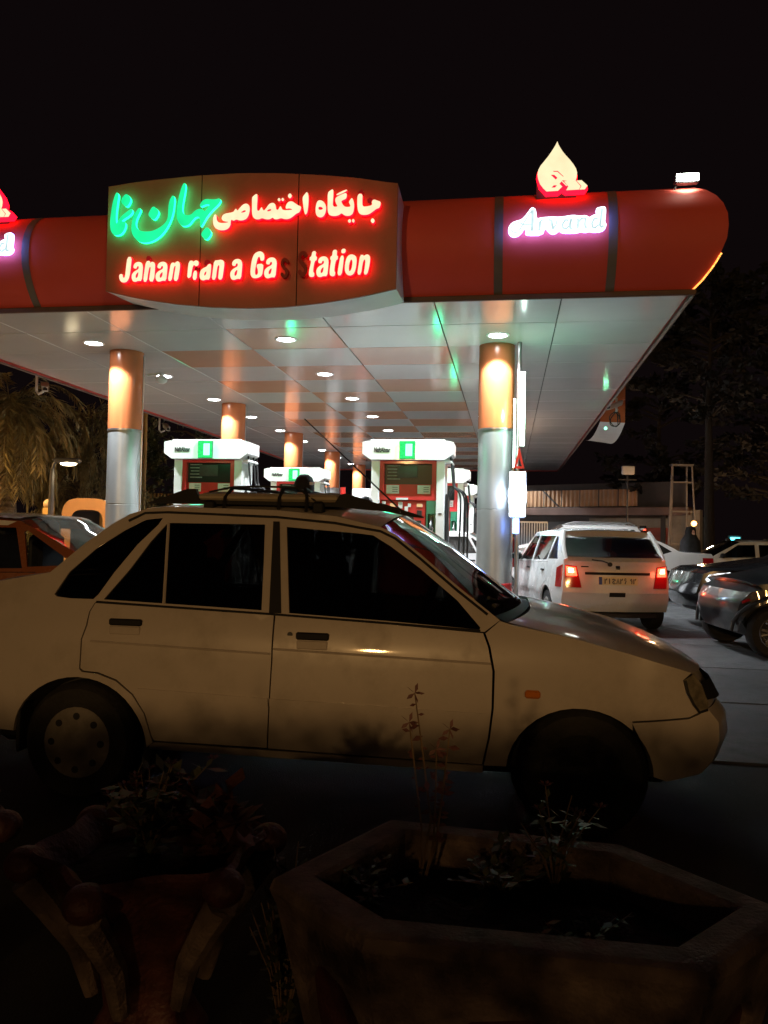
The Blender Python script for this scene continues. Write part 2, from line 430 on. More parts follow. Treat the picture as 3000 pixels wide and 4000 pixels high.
MB().box((-CW / 2 + XR / 2, CL / 2, HS + .13), (CW - .04 + XR, CL - .04, .1)).build('soffit_backing', 'joint', can)
MB().box((-CW / 2 + XR / 2, CL / 2, HS + 1.0), (CW - .2 + XR, CL - .2, .06)).build('roof_deck', 'darkmetal', can)
PROF = [(-.03, -.05), (0, 0), (.10, .10), (.19, .22), (.27, .36), (.33, .52), (.345, .68), (.335, .83), (.295, .97), (.225, 1.10), (.13, 1.21), (.02, 1.29), (-.10, 1.335), (-.22, 1.35)]
def sweep(prof, segs, nm, mat, smooth=True, grow=0.0):
    """fascia panel between two stations of the canopy edge; a station is (corner point, outward directions)"""
    mb = MB(); n = len(prof); vs = []
    for (x, y, nx, ny) in segs:
        for o, h in prof: vs.append((x + nx * (o + grow), y + ny * (o + grow), HS + h))
    fs = [(k * n + i, (k + 1) * n + i, (k + 1) * n + i + 1, k * n + i + 1) for k in range(len(segs) - 1) for i in range(n - 1)]
    return mb.add(vs, fs).build(nm, mat, can, smooth)
ribs = [-10.4, -9.0, -2.50, -1.10]
cuts = [-CW, -10.4, -9.0, -7.0, -4.75, -2.50, -1.10, XR]
for a, b in zip(cuts[:-1], cuts[1:]):
    na = -1 if a == -CW else 0; nb_ = 1 if b == XR else 0
    sweep(PROF, [(a + (.007 if not na else 0), 0, na, -1), (b - (.007 if not nb_ else 0), 0, nb_, -1)], 'fascia_panel', 'fascia')
for side in (0, 1):
    x = XR if side else -CW; sx = 1 if side else -1
    ts = [0] + [3.4 * k for k in range(1, 8)] + [CL]
    for a, b in zip(ts[:-1], ts[1:]):
        s0 = (x, a + (.004 if a else 0), sx, -1 if a == 0 else 0); s1 = (x, b - (.004 if b < CL else 0), sx, 1 if b == CL else 0)
        sweep(PROF, [s1, s0] if not side else [s0, s1], 'fascia_panel', 'fascia')
sweep(PROF, [(XR, CL, 1, 1), (-CW, CL, -1, 1)], 'fascia_panel', 'fascia')
for x in ribs:
    sweep(PROF[1:-1], [(x - .055, 0, 0, -1), (x + .055, 0, 0, -1)], 'fascia_rib', 'rib', True, .012)
for x, y, dx, dy in ((-CW / 2 + XR / 2, -.022, CW + .09 + XR, .045), ):
    MB().box((x, y, HS - .035), (dx, dy, .075), 0, .01).build('edge_trim', 'trim', can)
for s_ in (-1, 1):
    MB().box(((XR if s_ > 0 else -CW) + s_ * .022, CL / 2 + .03, HS - .035), (.045, CL, .075), 0, .01).build('edge_trim', 'trim', can)
# columns
colm_s = MB().lathe([(.285, .15), (.285, 1.735), (.279, 1.74), (.279, 1.75), (.285, 1.755), (.285, 3.05)], n=40).mesh('column', 'colsilver', True)
colm_o = MB().lathe([(.292, 3.05), (.292, HS + .02)], n=40).mesh('orange_sleeve', 'colorange', True)
colm_j = MB().lathe([(.297, 3.03), (.297, 3.06)], n=40).mesh('collar', 'metal', True)
colm_b = MB().lathe([(.30, .15), (.30, .55), (.29, .56)], n=40).mesh('painted_base', 'pumpred', True)
colm_c = MB().box((0, .292, 2.2), (.05, .03, 4.4), 0, .006).mesh('cable_duct', 'metal')
CT = [2.75 + 5.5 * k for k in range(5)]
for t in CT:
    for s in (-9.05, -2.55):
        c = inst('column', colm_s, can, (s, t, 0))
        for nm, me in (('orange_sleeve', colm_o), ('collar', colm_j), ('painted_base', colm_b)): inst(nm, me, c)
        inst('cable_duct', colm_c, c, rot=(0, 0, radians(-75)))
# downlights
ring = MB().lathe([(.14, -.004), (.155, -.014), (.18, -.004), (.18, .004)], n=24).mesh('downlight', 'pumpwhite', True)
lens = MB().lathe([(0.0001, -.018), (.06, -.016), (.145, -.002)], n=24).mesh('lens', 'lamp_lens', True)
for k in range(9):
    for s in (-9.28, -5.93, -2.53):
        t = 2.02 + 2.75 * k
        d = inst('downlight', ring, can, (s, t, HS - .002))
        inst('lens', lens, d)
        light('downlight_light', 'SPOT', 900, (.89, .95, 1.0), d, (0, 0, -.03), size=.08, spot=radians(124), blend=.22)
# islands under the columns
for k, t in enumerate(CT):
    o = MB().box((0, 0, .09), (8.6, 1.15, .18), 0, .04).build('pump_island', 'kerb', None, loc=cpt(-5.87, t), rz=-YAW); tag(o, kind='structure')

# ================================================================== big sign board
SB_T = -.78
sb = empty('sign_board', cpt(0, SB_T, HS), -YAW, 'big curved red brown sign board with glowing green and red letters on the canopy front', 'sign')
pl = [on_front(x * K, y * K, SB_T) for x, y in ((228, 629), (300, 645), (380, 657), (460, 664), (540, 666), (620, 663), (700, 654), (780, 641), (855, 624))]
pt = [on_front(x * K, y * K, SB_T) for x, y in ((853, 396), (770, 384), (690, 378), (600, 374), (520, 374), (433, 379), (350, 387), (290, 394), (238, 403))]
ptop = pt[::-1]
def zat(L, x): return interp(x, [p[0] for p in L], [p[1] for p in L])
x0, x1 = pl[0][0], pl[-1][0]
xa, xb = on_front(431 * K, 600 * K, SB_T)[0], on_front(641 * K, 600 * K, SB_T)[0]
for a, b in ((x0, xa - .006), (xa + .006, xb - .006), (xb + .006, x1)):
    xs = [a + (b - a) * i / 8 for i in range(9)]
    poly = [(x, zat(pl, x) - HS) for x in xs] + [(x, zat(ptop, x) - HS) for x in xs[::-1]]
    plate_mb(poly, depth=.03).build('sign_panel', ['sign', 'trim'], sb)
n = 24; xs = [x0 + (x1 - x0) * i / n for i in range(n + 1)]
vs = []
for x in xs: vs += [(x, .032, zat(pl, x) - HS + .004), (x, .80, max(zat(pl, x) - HS + .06, zat(pl, x) - HS))]
for x in xs: vs += [(x, .032, zat(ptop, x) - HS - .004), (x, .75, zat(ptop, x) - HS - .05)]
o2 = 2 * (n + 1)
fs = [(2 * i, 2 * i + 1, 2 * i + 3, 2 * i + 2) for i in range(n)] + [(o2 + 2 * i, o2 + 2 * i + 2, o2 + 2 * i + 3, o2 + 2 * i + 1) for i in range(n)]
fs += [(0, o2, o2 + 1, 1), (2 * n, 2 * n + 1, o2 + 2 * n + 1, o2 + 2 * n)]
MB().add(vs, fs).build('sign_casing', 'signside', sb)
for x in (xa, xb): MB().box((x, .025, (zat(pl, x) + zat(ptop, x)) / 2 - HS), (.02, .014, zat(ptop, x) - zat(pl, x) - .02)).build('panel_joint', 'joint', sb)

LT = .09   # letters stand off the board
def sgn_poly(P, ox, oy, sc=.25015):
    return [(a, b - HS) for a, b in (on_front(ox + x * sc, oy + y * sc, SB_T - LT) for x, y in P)]
def letter(P, ox, oy, face, edge, holes=(), it=2, parent=sb, name='letter', depth=.05):
    out = chaikin(sgn_poly(P, ox, oy), it); hs = [chaikin(sgn_poly(h, ox, oy), 1) for h in holes]
    o = plate_mb(out, hs, depth=depth, y0=-LT).build(name, [face, edge], parent)
    return o
G = ('letter_green', 'letter_gedge'); R_ = ('letter_face', 'letter_red'); DM = ('letter_dim', 'letter_dim'); OFF = ('letter_out', 'letter_out')
GX, GY = 420, 690
letter([(150,240),(172,285),(160,360),(145,460),(130,580),(128,680),(140,745),(165,690),(205,630),(270,570),(340,520),(375,500),(388,530),(375,575),(320,620),(250,665),(215,700),(260,700),(282,730),(275,790),(245,855),(205,900),(140,918),(90,905),(55,855),(40,780),(40,690),(55,560),(75,430),(105,320),(130,260)], GX, GY, *G)
letter([(280,270),(320,280),(365,350),(340,420),(300,472),(255,450),(208,395),(235,320)], GX, GY, *G, name='letter_dot')
letter([(497,480),(520,515),(490,580),(450,660),(435,730),(445,790),(490,840),(570,858),(680,855),(780,815),(870,755),(925,690),(945,620),(948,520),(955,420),(985,330),(1025,285),(1045,330),(1038,430),(1020,560),(985,680),(930,790),(860,890),(770,970),(670,1020),(560,1035),(470,1005),(405,935),(368,840),(375,730),(400,630),(445,540)], GX, GY, *G)
letter([(712,458),(760,490),(800,545),(780,610),(730,675),(680,650),(630,595),(665,520)], GX, GY, *G, name='letter_dot')
letter([(1200,88),(1220,130),(1205,250),(1180,370),(1165,470),(1165,540),(1190,590),(1250,605),(1310,590),(1360,535),(1420,500),(1480,505),(1520,545),(1560,490),(1608,436),(1540,430),(1480,455),(1450,470),(1440,440),(1480,375),(1540,345),(1620,356),(1690,355),(1750,335),(1768,370),(1730,430),(1660,495),(1600,560),(1545,630),(1500,710),(1460,780),(1440,765),(1450,700),(1440,640),(1405,620),(1360,640),(1310,700),(1270,750),(1200,775),(1140,755),(1095,690),(1080,620),(1085,500),(1100,380),(1130,250),(1165,140)], GX, GY, *G)
letter([(1555,780),(1600,830),(1620,880),(1580,950),(1540,985),(1490,955),(1455,900),(1500,830)], GX, GY, *G, name='letter_dot')
RX, RY = 780, 720
letter([(240,460),(265,490),(265,560),(300,600),(370,605),(440,595),(450,585),(390,580),(350,560),(340,520),(360,480),(400,455),(470,445),(530,430),(545,400),(565,375),(590,410),(600,400),(640,350),(690,305),(740,300),(775,330),(785,390),(770,470),(740,530),(690,560),(620,565),(570,545),(530,572),(490,545),(483,600),(480,640),(450,690),(390,718),(310,718),(250,690),(215,640),(205,570),(215,500)], RX, RY, *R_, holes=[[(640,440),(690,405),(720,405),(715,430),(670,442)]])
letter([(895,140),(905,200),(895,330),(895,410),(930,415),(950,375),(968,350),(990,400),(1005,412),(1040,370),(1080,310),(1130,285),(1175,300),(1190,350),(1195,395),(1225,400),(1245,360),(1262,335),(1280,370),(1295,400),(1350,405),(1430,400),(1450,392),(1400,372),(1350,385),(1340,360),(1355,310),(1390,270),(1440,262),(1490,295),(1540,330),(1585,345),(1580,390),(1555,440),(1510,455),(1460,500),(1400,540),(1330,545),(1270,525),(1220,545),(1165,545),(1140,515),(1100,545),(1040,548),(970,525),(930,548),(870,545),(830,510),(815,440),(818,330),(815,210),(840,180)], RX, RY, *R_, holes=[[(1045,420),(1075,390),(1115,385),(1120,405),(1085,422)]])
for P in ([(1240,205),(1268,240),(1242,272),(1212,240)], [(1295,203),(1322,238),(1298,268),(1272,238)], [(1410,132),(1447,180),(1408,228),(1370,180)]):
    letter(P, RX, RY, *R_, it=1, name='letter_dot')
SX, SY = 1120, 720
letter([(320,110),(342,180),(340,300),(325,430),(300,475),(280,460),(262,370),(250,260),(247,200),(285,150)], SX, SY, *R_)
letter([(500,245),(560,255),(605,310),(618,370),(605,450),(570,505),(520,520),(470,495),(450,440),(452,350),(470,280)], SX, SY, *R_, holes=[[(495,350),(540,350),(572,378),(540,400),(495,395)]])
letter([(725,70),(730,150),(722,250),(718,350),(800,350),(770,300),(755,250),(765,210),(800,185),(870,150),(940,130),(935,220),(880,245),(845,265),(890,340),(930,355),(1000,350),(985,310),(968,280),(990,240),(1020,205),(1045,260),(1055,330),(1045,420),(1020,475),(960,497),(900,485),(855,445),(820,480),(760,495),(700,493),(655,470),(637,400),(640,260),(640,130),(680,95)], SX, SY, *R_)
letter([(775,150),(935,75),(945,100),(850,150),(780,175)], SX, SY, *R_, it=1)
letter([(1105,150),(1185,145),(1180,250),(1182,345),(1240,348),(1340,325),(1325,275),(1355,230),(1420,255),(1475,275),(1450,370),(1400,380),(1340,430),(1280,470),(1200,480),(1140,465),(1110,410),(1100,300)], SX, SY, *R_)
letter([(1180,65),(1188,132),(1108,138),(1140,100)], SX, SY, *DM, it=1)
letter([(1268,290),(1256,240),(1298,200),(1345,222),(1318,270),(1322,310)], SX, SY, *DM, it=1)
for P in ([(1340,520),(1380,568),(1345,615),(1305,568)], [(985,535),(1010,572),(982,608),(948,572)], [(1037,533),(1065,568),(1042,605),(1012,570)]):
    letter(P, SX, SY, *R_, it=1, name='letter_dot')
# latin line
JX, JY = 450, 960
A_o = [(265,310),(270,250),(310,212),(360,203),(405,220),(427,275),(420,370),(405,520),(345,515),(300,535),(255,525),(235,470),(240,410),(275,365),(330,335),(350,320),(358,290),(345,270),(325,285),(318,318)]
A_h = [(305,470),(302,430),(320,395),(352,368),(342,440),(325,468)]
def small_a(x, y, w, h, mats, ox, oy, hole=True):
    f = lambda P: [(x + (a - 235) / 192 * w, y + (b - 203) / 332 * h) for a, b in P]
    return letter(f(A_o), ox, oy, *mats, holes=[f(A_h)] if hole else [], it=1)
letter([(190,175),(260,172),(245,330),(225,480),(190,560),(130,578),(80,555),(60,500),(65,445),(115,440),(120,490),(140,505),(155,470),(170,330)], JX, JY, *R_, it=1)
small_a(255, 250, 180, 315, R_, JX, JY)
letter([(480,240),(545,235),(540,270),(580,245),(620,270),(625,330),(605,560),(525,555),(545,420),(555,330),(535,330),(515,420),(495,565),(435,560),(455,400)], JX, JY, *R_, it=1)
letter([(490,160),(550,155),(545,228),(482,232)], JX, JY, *DM, it=1)
small_a(628, 247, 190, 315, R_, JX, JY)
letter([(870,265),(925,262),(925,280),(960,240),(1000,250),(1015,300),(1000,420),(975,550),(912,545),(925,430),(945,320),(935,310),(915,340),(900,440),(880,550),(820,545),(845,400)], JX, JY, *R_, it=1)
letter([(1150,235),(1215,230),(1210,255),(1260,222),(1305,245),(1300,310),(1250,320),(1240,300),(1215,310),(1195,400),(1185,490),(1125,510),(1130,400)], JX, JY, *R_, it=1)
letter([(1225,390),(1280,390),(1270,535),(1205,530)], JX, JY, *R_, it=1)
letter([(1245,330),(1295,322),(1282,380),(1230,380)], JX, JY, *DM, it=1)
letter([(1450,290),(1500,280),(1495,400),(1475,530),(1420,525),(1370,545),(1325,520),(1315,460),(1330,390),(1370,350),(1430,325)], JX, JY, *R_, holes=[[(1388,472),(1393,420),(1427,393),(1417,452)]], it=1)
letter([(1385,300),(1400,225),(1460,215),(1495,265),(1440,280),(1430,310)], JX, JY, *DM, it=1)
letter([(1545,230),(1610,225),(1650,215),(1695,235),(1705,280),(1690,400),(1670,530),(1605,525),(1615,420),(1630,310),(1610,300),(1590,350),(1570,530),(1505,530),(1525,380)], JX, JY, *R_, it=1)
small_a(235, 203, 192, 332, R_, 840, 960)
letter([(690,82),(745,100),(772,150),(765,230),(710,235),(705,190),(690,165),(665,190),(645,270),(625,380),(625,440),(640,460),(670,440),(668,370),(650,330),(655,285),(755,280),(750,370),(735,460),(690,495),(620,510),(570,490),(550,430),(560,310),(580,200),(615,120)], 840, 960, *R_, it=1)
small_a(765, 180, 200, 330, R_, 840, 960)
S_o = [(0.98,.25),(.72,.28),(.55,.16),(.35,.2),(.36,.32),(.62,.45),(.9,.6),(.92,.82),(.6,1.0),(.2,.97),(0,.78),(.25,.7),(.42,.84),(.6,.8),(.58,.68),(.3,.55),(.08,.4),(.1,.15),(.4,0),(.8,.03)]
letter([(1015 + a * 140, 185 + b * 320) for a, b in S_o], 840, 960, *OFF, it=1)
letter([(245 + a * 175, 115 + b * 410) for a, b in S_o], 1100, 950, *OFF, it=1)
TX, TY = 1100, 950
T1 = [(480,125),(540,122),(530,205),(553,210),(548,265),(520,275),(500,350),(490,450),(510,460),(510,520),(460,530),(425,510),(430,420),(455,320),(460,270),(435,265),(440,215),(465,210)]
letter(T1, TX, TY, *R_, it=1)
small_a(540, 203, 195, 328, R_, TX, TY)
letter([(800,105),(868,100),(860,195),(882,200),(875,255),(850,262),(830,350),(822,440),(840,450),(830,512),(780,518),(748,490),(752,400),(775,262),(757,255),(765,205),(790,198)], TX, TY, *R_, it=1)
letter([(920,195),(975,192),(960,340),(938,500),(868,503),(890,350)], TX, TY, *R_, it=1)
letter([(938,88),(1003,85),(995,155),(930,158)], TX, TY, *R_, it=1, name='letter_dot')
letter([(1085,170),(1150,190),(1175,240),(1165,360),(1140,460),(1090,505),(1030,500),(990,450),(985,370),(1000,270),(1030,200)], TX, TY, *R_, holes=[[(1080,250),(1102,262),(1108,300),(1093,400),(1065,443),(1048,420),(1053,330)]], it=1)
letter([(1225,185),(1280,180),(1275,205),(1330,170),(1375,190),(1385,250),(1365,380),(1335,490),(1280,485),(1300,370),(1310,265),(1290,250),(1265,310),(1240,490),(1180,490),(1200,350)], TX, TY, *R_, it=1)

# ================================================================== lit names and drop emblems on the fascia
AT = -.46
def ap(P, ox, oy, sc, t): return [(a + 1.785, b - HS) for a, b in (on_front(ox + x * sc, oy + y * sc, t) for x, y in P)]
AS = .25015
def arvand(loc_s, label):
    r = empty('lit_name_sign', cpt(loc_s, AT, HS), -YAW, label, 'sign', 'white lit name signs')
    sil = [(445,75),(495,110),(505,260),(560,240),(660,228),(760,225),(860,228),(960,215),(1075,195),(1180,210),(1280,200),(1330,240),(1380,200),(1450,180),(1430,130),(1440,85),(1560,60),(1590,90),(1585,200),(1570,310),(1598,340),(1580,400),(1520,445),(1400,455),(1330,440),(1260,460),(1200,440),(1140,465),(1000,470),(900,465),(860,430),(800,480),(740,485),(690,450),(640,380),(600,500),(350,505),(325,470),(350,400),(305,405),(270,470),(200,525),(120,530),(65,480),(60,400),(110,320),(200,285),(270,270),(360,170),(410,95)]
    plate_mb(chaikin(ap(sil, 1970, 790, AS, AT), 1), depth=.05, y0=0).build('halo_backing', ['arv_back', 'arv_halo_glow'], r)
    strokes = [('A', [(200,475),(130,470),(100,420),(140,350),(220,320),(280,340)], 20), ('A', [(235,440),(320,300),(430,130)], 22), ('A', [(440,125),(440,300),(430,455)], 46), ('A', [(290,360),(430,350)], 20),
               ('r', [(545,300),(560,300),(545,450)], 40), ('r', [(550,330),(585,285),(620,290)], 24), ('v', [(690,285),(735,290),(760,430)], 40), ('v', [(760,430),(810,350),(820,290)], 22),
               ('a', [(1000,290),(950,285),(910,350),(915,410),(960,425),(1010,380)], 30), ('a', [(1045,265),(1025,350),(1030,415),(1060,420)], 40), ('n', [(1120,280),(1155,280),(1140,425)], 40),
               ('n', [(1145,330),(1210,260),(1265,262),(1255,350),(1265,405),(1300,390)], 34), ('d', [(1460,270),(1400,270),(1365,340),(1375,400),(1420,405),(1470,360)], 32), ('d', [(1470,120),(1525,110),(1490,370),(1510,400),(1550,375)], 38)]
    for k, (c, P, w) in enumerate(strokes):
        plate_mb(ribbon(ap(P, 1970, 790, AS, AT), w * AS / F * 10), depth=.008, y0=-.012 - .0012 * k).build('letter_stroke', ['arv_face', 'arv_face'], r)
    return r
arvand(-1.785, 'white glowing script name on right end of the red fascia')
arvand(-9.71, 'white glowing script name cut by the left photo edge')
def emblem(loc_s, label):
    t = -.30; r = empty('drop_emblem', cpt(loc_s, t, HS), -YAW, label, 'emblem', 'lit drop emblems')
    q = lambda P: ap(P, 2080, 540, 230 / 1659., t)
    main = [(703,85),(730,170),(780,260),(850,370),(940,480),(1050,600),(1160,740),(1230,860),(1258,970),(1245,1100),(1215,1190),(1340,1330),(1355,1350),(1310,1445),(950,1465),(1010,1355),(985,1330),(890,1215),(975,1200),(850,1183),(800,1235),(760,1285),(840,1360),(720,1480),(395,1500),(300,1410),(210,1290),(160,1150),(140,1020),(165,890),(230,770),(330,650),(450,500),(560,340),(640,210)]
    holes = [[(515,1030),(615,1030),(705,1115),(655,1165)], [(535,1390),(600,1325),(690,1325),(635,1388)], [(575,920),(600,945),(700,945),(860,1080),(880,1075),(710,918)]]
    plate_mb(q(main), [q(h) for h in holes], depth=.06, y0=0).build('drop_face', ['drop_face', 'letter_red'], r)
    plate_mb(q([(1235,1190),(1385,1182),(1550,1330),(1475,1440),(1320,1448),(1380,1345)]), depth=.06, y0=0).build('chevron', ['drop_face', 'letter_red'], r)
    plate_mb(q([(815,1205),(850,1200),(975,1320),(955,1345)]), depth=.03, y0=.005).build('small_bar', ['drop_face', 'letter_red'], r)
    back = [(703,50),(790,240),(950,470),(1180,730),(1280,960),(1270,1130),(1300,1160),(1400,1165),(1580,1330),(1490,1465),(940,1490),(840,1420),(730,1505),(385,1525),(190,1310),(115,1030),(150,870),(330,620),(560,310)]
    plate_mb(q(back), depth=.05, y0=.085).build('backing', ['letter_red', 'letter_red'], r)
    MB().box((0, .16, 1.3), (.5, .05, .3)).build('bracket', 'darkmetal', r)
    return r
emblem(-1.785, 'pale yellow lit drop emblem on the right of the canopy roof edge')
emblem(-9.65, 'pale yellow lit drop emblem cut by the left photo edge')

# flood light on the roof edge and amber rope light down the corner
p = cpt(-.20, -.12, HS + 1.36)
fl = empty('roof_floodlight', p, radians(-9), 'small bright floodlight clamped on the right end of the canopy roof edge', 'floodlight')
MB().box((0, 0, 0), (.30, .12, .13), 0, .02).build('housing', 'darkmetal', fl)
MB().box((0, -.065, -.005), (.26, .012, .09)).build('lens', 'flood', fl)
MB().tube([(-.12, .02, -.05), (-.14, .05, -.14)], .012, 6).build('bracket', 'darkmetal', fl)
light('flood_light', 'SPOT', 40, (.9, 1, .85), fl, (0, -.09, -.02), (radians(75), 0, 0), .05, radians(120), .5)
pts = [cpt(XR + o + .012, -o - .012, HS + h) for o, h in PROF[1:5]]
tag(MB().tube([p_ for p_ in pts], .012, 6).build('rope_light', 'rope'), 'thin amber rope light along the lower right canopy corner', 'rope light')

# side sign box on the right edge, seen from below
ss = empty('side_sign_box', cpt(.42, 13.2, HS), -YAW, 'sign box on the right canopy side seen from below', 'sign')
n = 12; vs = []
for i in range(n + 1):
    y = -2.0 + 4.0 * i / n; sag = .27 * (1 - (2 * i / n - 1) ** 2)
    vs += [(-.38, y, -.02 - sag * .6), (.26, y, -.05 - sag), (.26, y, 1.2)]
fs = []
for i in range(n): fs += [(3 * i, 3 * i + 1, 3 * i + 4, 3 * i + 3), (3 * i + 1, 3 * i + 2, 3 * i + 5, 3 * i + 4)]
MB().add(vs, fs).build('casing', 'signside', ss, True)
MB().add([vs[0], vs[1], vs[2], (-.38, -2.0, 1.2)], [(0, 1, 2, 3)]).build('end_panel', 'colorange', ss)
# ================================================================== fuel dispensers
naft = text_mesh('NaftAbzar', .105, 'ink', .62, .002, .004)
def make_dispenser(loc, label):
    r = empty('fuel_dispenser', loc, -YAW, label, 'fuel dispenser', 'fuel dispensers')
    Z0 = .17
    # cabinet: two side posts and back
    for s in (-1, 1): MB().box((s * .545, 0, (Z0 + 2.56) / 2), (.14, .56, 2.56 - Z0), 0, .015).build('side_post', 'pumpwhite', r)
    MB().box((0, .06, (Z0 + 2.5) / 2), (.95, .40, 2.5 - Z0)).build('core', 'pumpred', r)
    # head: flared beam with sloping ends
    out = [(-.615, 2.545), (.615, 2.545), (.752, 2.64), (.752, 2.835), (.66, 2.855), (-.66, 2.855), (-.752, 2.835), (-.752, 2.64)]
    hd = plate_mb(out, depth=.62, y0=-.40, side_mi=0).build('head', 'pumpwhite', r)
    MB().box((0, -.09, 2.865), (1.24, .56, .03), 0, .01).build('head_cap', 'pumpwhite', hd)
    inst('brand_lettering', naft, hd, (-.42, -.405, 2.70))
    gl = MB().box((.0, -.408, 2.70), (.265, .03, .30), 0, .01).build('indicator_frame', 'pumpgreen', hd)
    MB().box((.0, -.425, 2.70), (.25, .012, .285), 0, .005).build('indicator', 'green_bleed', gl)
    MB().box((.03, -.433, 2.70), (.11, .010, .20), 0, .004).build('indicator_core', 'green_hot', gl)
    # upper red bezel with window, labels
    plate_mb([(-.474, 1.885), (.474, 1.885), (.474, 2.543), (-.474, 2.543)], [[(-.40, 1.95), (.40, 1.95), (.40, 2.49), (-.40, 2.49)]], depth=.09, y0=-.25).build('bezel', ['pumpred', 'pumpred'], r)
    sc_ = MB().box((0, -.165, 2.33), (.80, .02, .36)).build('display_window', 'screen', r)
    MB().box((-.02, -.180, 2.36), (.34, .012, .20), 0, .004).build('display', 'darkmetal', sc_)
    for k in range(5):
        MB().box((-.25, -.182, 2.46 - .055 * k), (.22 - .03 * (k == 2), .004, .02)).build('notice_line', 'inkgrey', sc_)
    lowp = MB().box((0, -.165, 2.05), (.80, .02, .20)).build('lower_window_panel', 'pumpred', r)
    for s in (-1, 1):
        lb = MB().box((s * .262, -.185, 2.065), (.215, .008, .145)).build('price_label', 'paper', lowp)
        for k in range(3): MB().box((s * .262 + .04, -.191, 2.10 - .035 * k), (.09, .003, .012)).build('print_line', 'inkgrey', lb)
    MB().box((-.09, -.262, 1.905), (.20, .008, .035)).build('strip_label', 'paper', r)
    # lower red panel with keypad, slots
    lo = MB().box((-.085, -.20, 1.06), (.775, .06, 1.62), 0, .006).build('lower_panel', 'pumpred', r)
    for x, z, w, h, m in ((-.25, 1.80, .095, .06, 'metal'), (.20, 1.80, .095, .06, 'metal'), (-.12, 1.80, .07, .11, 'paper'), (-.02, 1.74, .06, .08, 'paper'), (.03, 1.80, .05, .06, 'paper'), (-.02, 1.60, .25, .15, 'screen'), (.20, 1.67, .08, .10, 'darkmetal'), (.19, 1.50, .085, .10, 'screen'), (-.40, 1.84, .06, .05, 'paper')):
        MB().box((x, -.236, z), (w, .012, h), 0, .004).build('panel_fitting', m, lo)
    # green nozzle bay
    gp = plate_mb([(.315, 1.22), (.474, 1.22), (.474, 1.88), (.315, 1.88)], [[(.34, 1.24), (.455, 1.24), (.455, 1.66), (.34, 1.66)]], depth=.10, y0=-.25).build('nozzle_bay', ['pumpgreen', 'pumpgreen'], r)
    MB().box((.398, -.14, 1.45), (.116, .02, .42)).build('bay_back', 'pumpgreen', gp)
    nz = MB(); nz.tube([(.40, -.20, 1.62), (.395, -.22, 1.54), (.39, -.24, 1.48), (.385, -.22, 1.42)], [.014, .018, .028, .024], 8)
    nz.tube([(.385, -.24, 1.48), (.43, -.25, 1.42), (.41, -.25, 1.36)], .010, 6); nz.build('nozzle', 'metal', gp, True)
    MB().box((.398, -.185, 1.30), (.05, .06, .10), 0, .01).build('nozzle_holder', 'darkmetal', gp)
    MB().box((.545, -.283, 1.665), (.05, .008, .022)).build('maker_plate', 'darkmetal', r)
    MB().box((0, 0, .21), (1.26, .60, .10), 0, .01).build('plinth', 'darkmetal', r)
    # hoses hung on the right end
    for k, (dy, sw) in enumerate(((-.22, .0), (.06, .10), (.22, .18))):
        x = .70
        hz = [(x, dy, 2.62), (x + .03, dy, 2.35), (x + .05, dy, 2.15), (x + .08 + sw * .3, dy - .02, 2.09), (x + .15 + sw * .4, dy - .03, 2.02), (x + .18 + sw * .5, dy - .04, 1.85), (x + .17 + sw * .6, dy - .05, 1.3), (x + .14 + sw * .7, dy - .05, .70), (x + .06 + sw * .5, dy - .05, .38), (x - .03, dy - .05, .55), (x - .05, dy - .04, 1.1), (x - .06, dy - .03, 1.7), (x - .02, dy - .02, 2.0), (x + .05, dy, 2.12)]
        pts = []
        for i in range(len(hz) - 1):
            p0, p1, p2, p3 = (Vector(hz[max(0, min(len(hz) - 1, i + d))]) for d in (-1, 0, 1, 2))
            for q in range(3):
                u = q / 3.0
                pts.append(.5 * ((2 * p1) + (p2 - p0) * u + (2 * p0 - 5 * p1 + 4 * p2 - p3) * u * u + (3 * p1 - p0 - 3 * p2 + p3) * u ** 3))
        MB().tube(pts, .0165, 7).build('hose', 'rubber', r, True)
    MB().box((.66, 0, 2.52), (.14, .5, .06), radians(0), .02).build('hose_bracket', 'pumpwhite', r)
    MB().box((.645, 0, 1.55), (.05, .34, .9), 0, .01).build('hose_rest', 'darkmetal', r)
    light('indicator_light', 'POINT', 7, (.03, 1, .4), r, (0, -.95, 2.70), size=.1)
    return r
D1 = make_dispenser(cpt(-3.98, 2.95), 'white and red fuel dispenser with hoses beside the right front column')
spots = [(-7.46, 2.95, 'white and red fuel dispenser beside the left front column'),
         (-7.42, 8.45, 'white and red fuel dispenser behind the helmeted person, second row'),
         (-3.98, 8.45, 'white and red fuel dispenser half hidden behind the right front dispenser'),
         (-3.98, 13.9, 'small far fuel dispenser seen just left of the right front column')]
for s, t, lab in spots:
    c = copy_tree(D1); c.location = cpt(s, t); c['label'] = lab

# white cabinet and bins on the second island
cb = empty('equipment_cabinet', cpt(-5.75, 8.3, .17), -YAW, 'plain white equipment cabinet on the second pump island', 'cabinet')
MB().box((0, 0, 1.12), (.5, .45, 2.2), 0, .02).build('body', 'cyanpaint', cb)
MB().box((0, -.235, 1.1), (.42, .02, 1.9), 0, .008).build('door', 'pumpwhite', cb)
MB().box((.15, -.25, 1.2), (.03, .02, .12), 0, .004).build('handle', 'darkmetal', cb)
bl = empty('island_post', cpt(-6.25, 8.2, .17), -YAW, 'short red and white post beside the white cabinet', 'post')
MB().tube([(0, 0, 0), (0, 0, 2.0)], .05, 12).build('shaft', 'pumpwhite', bl, True)
MB().tube([(0, 0, 2.0), (0, 0, 2.25)], .065, 12).build('cap', 'ext_red', bl, True)

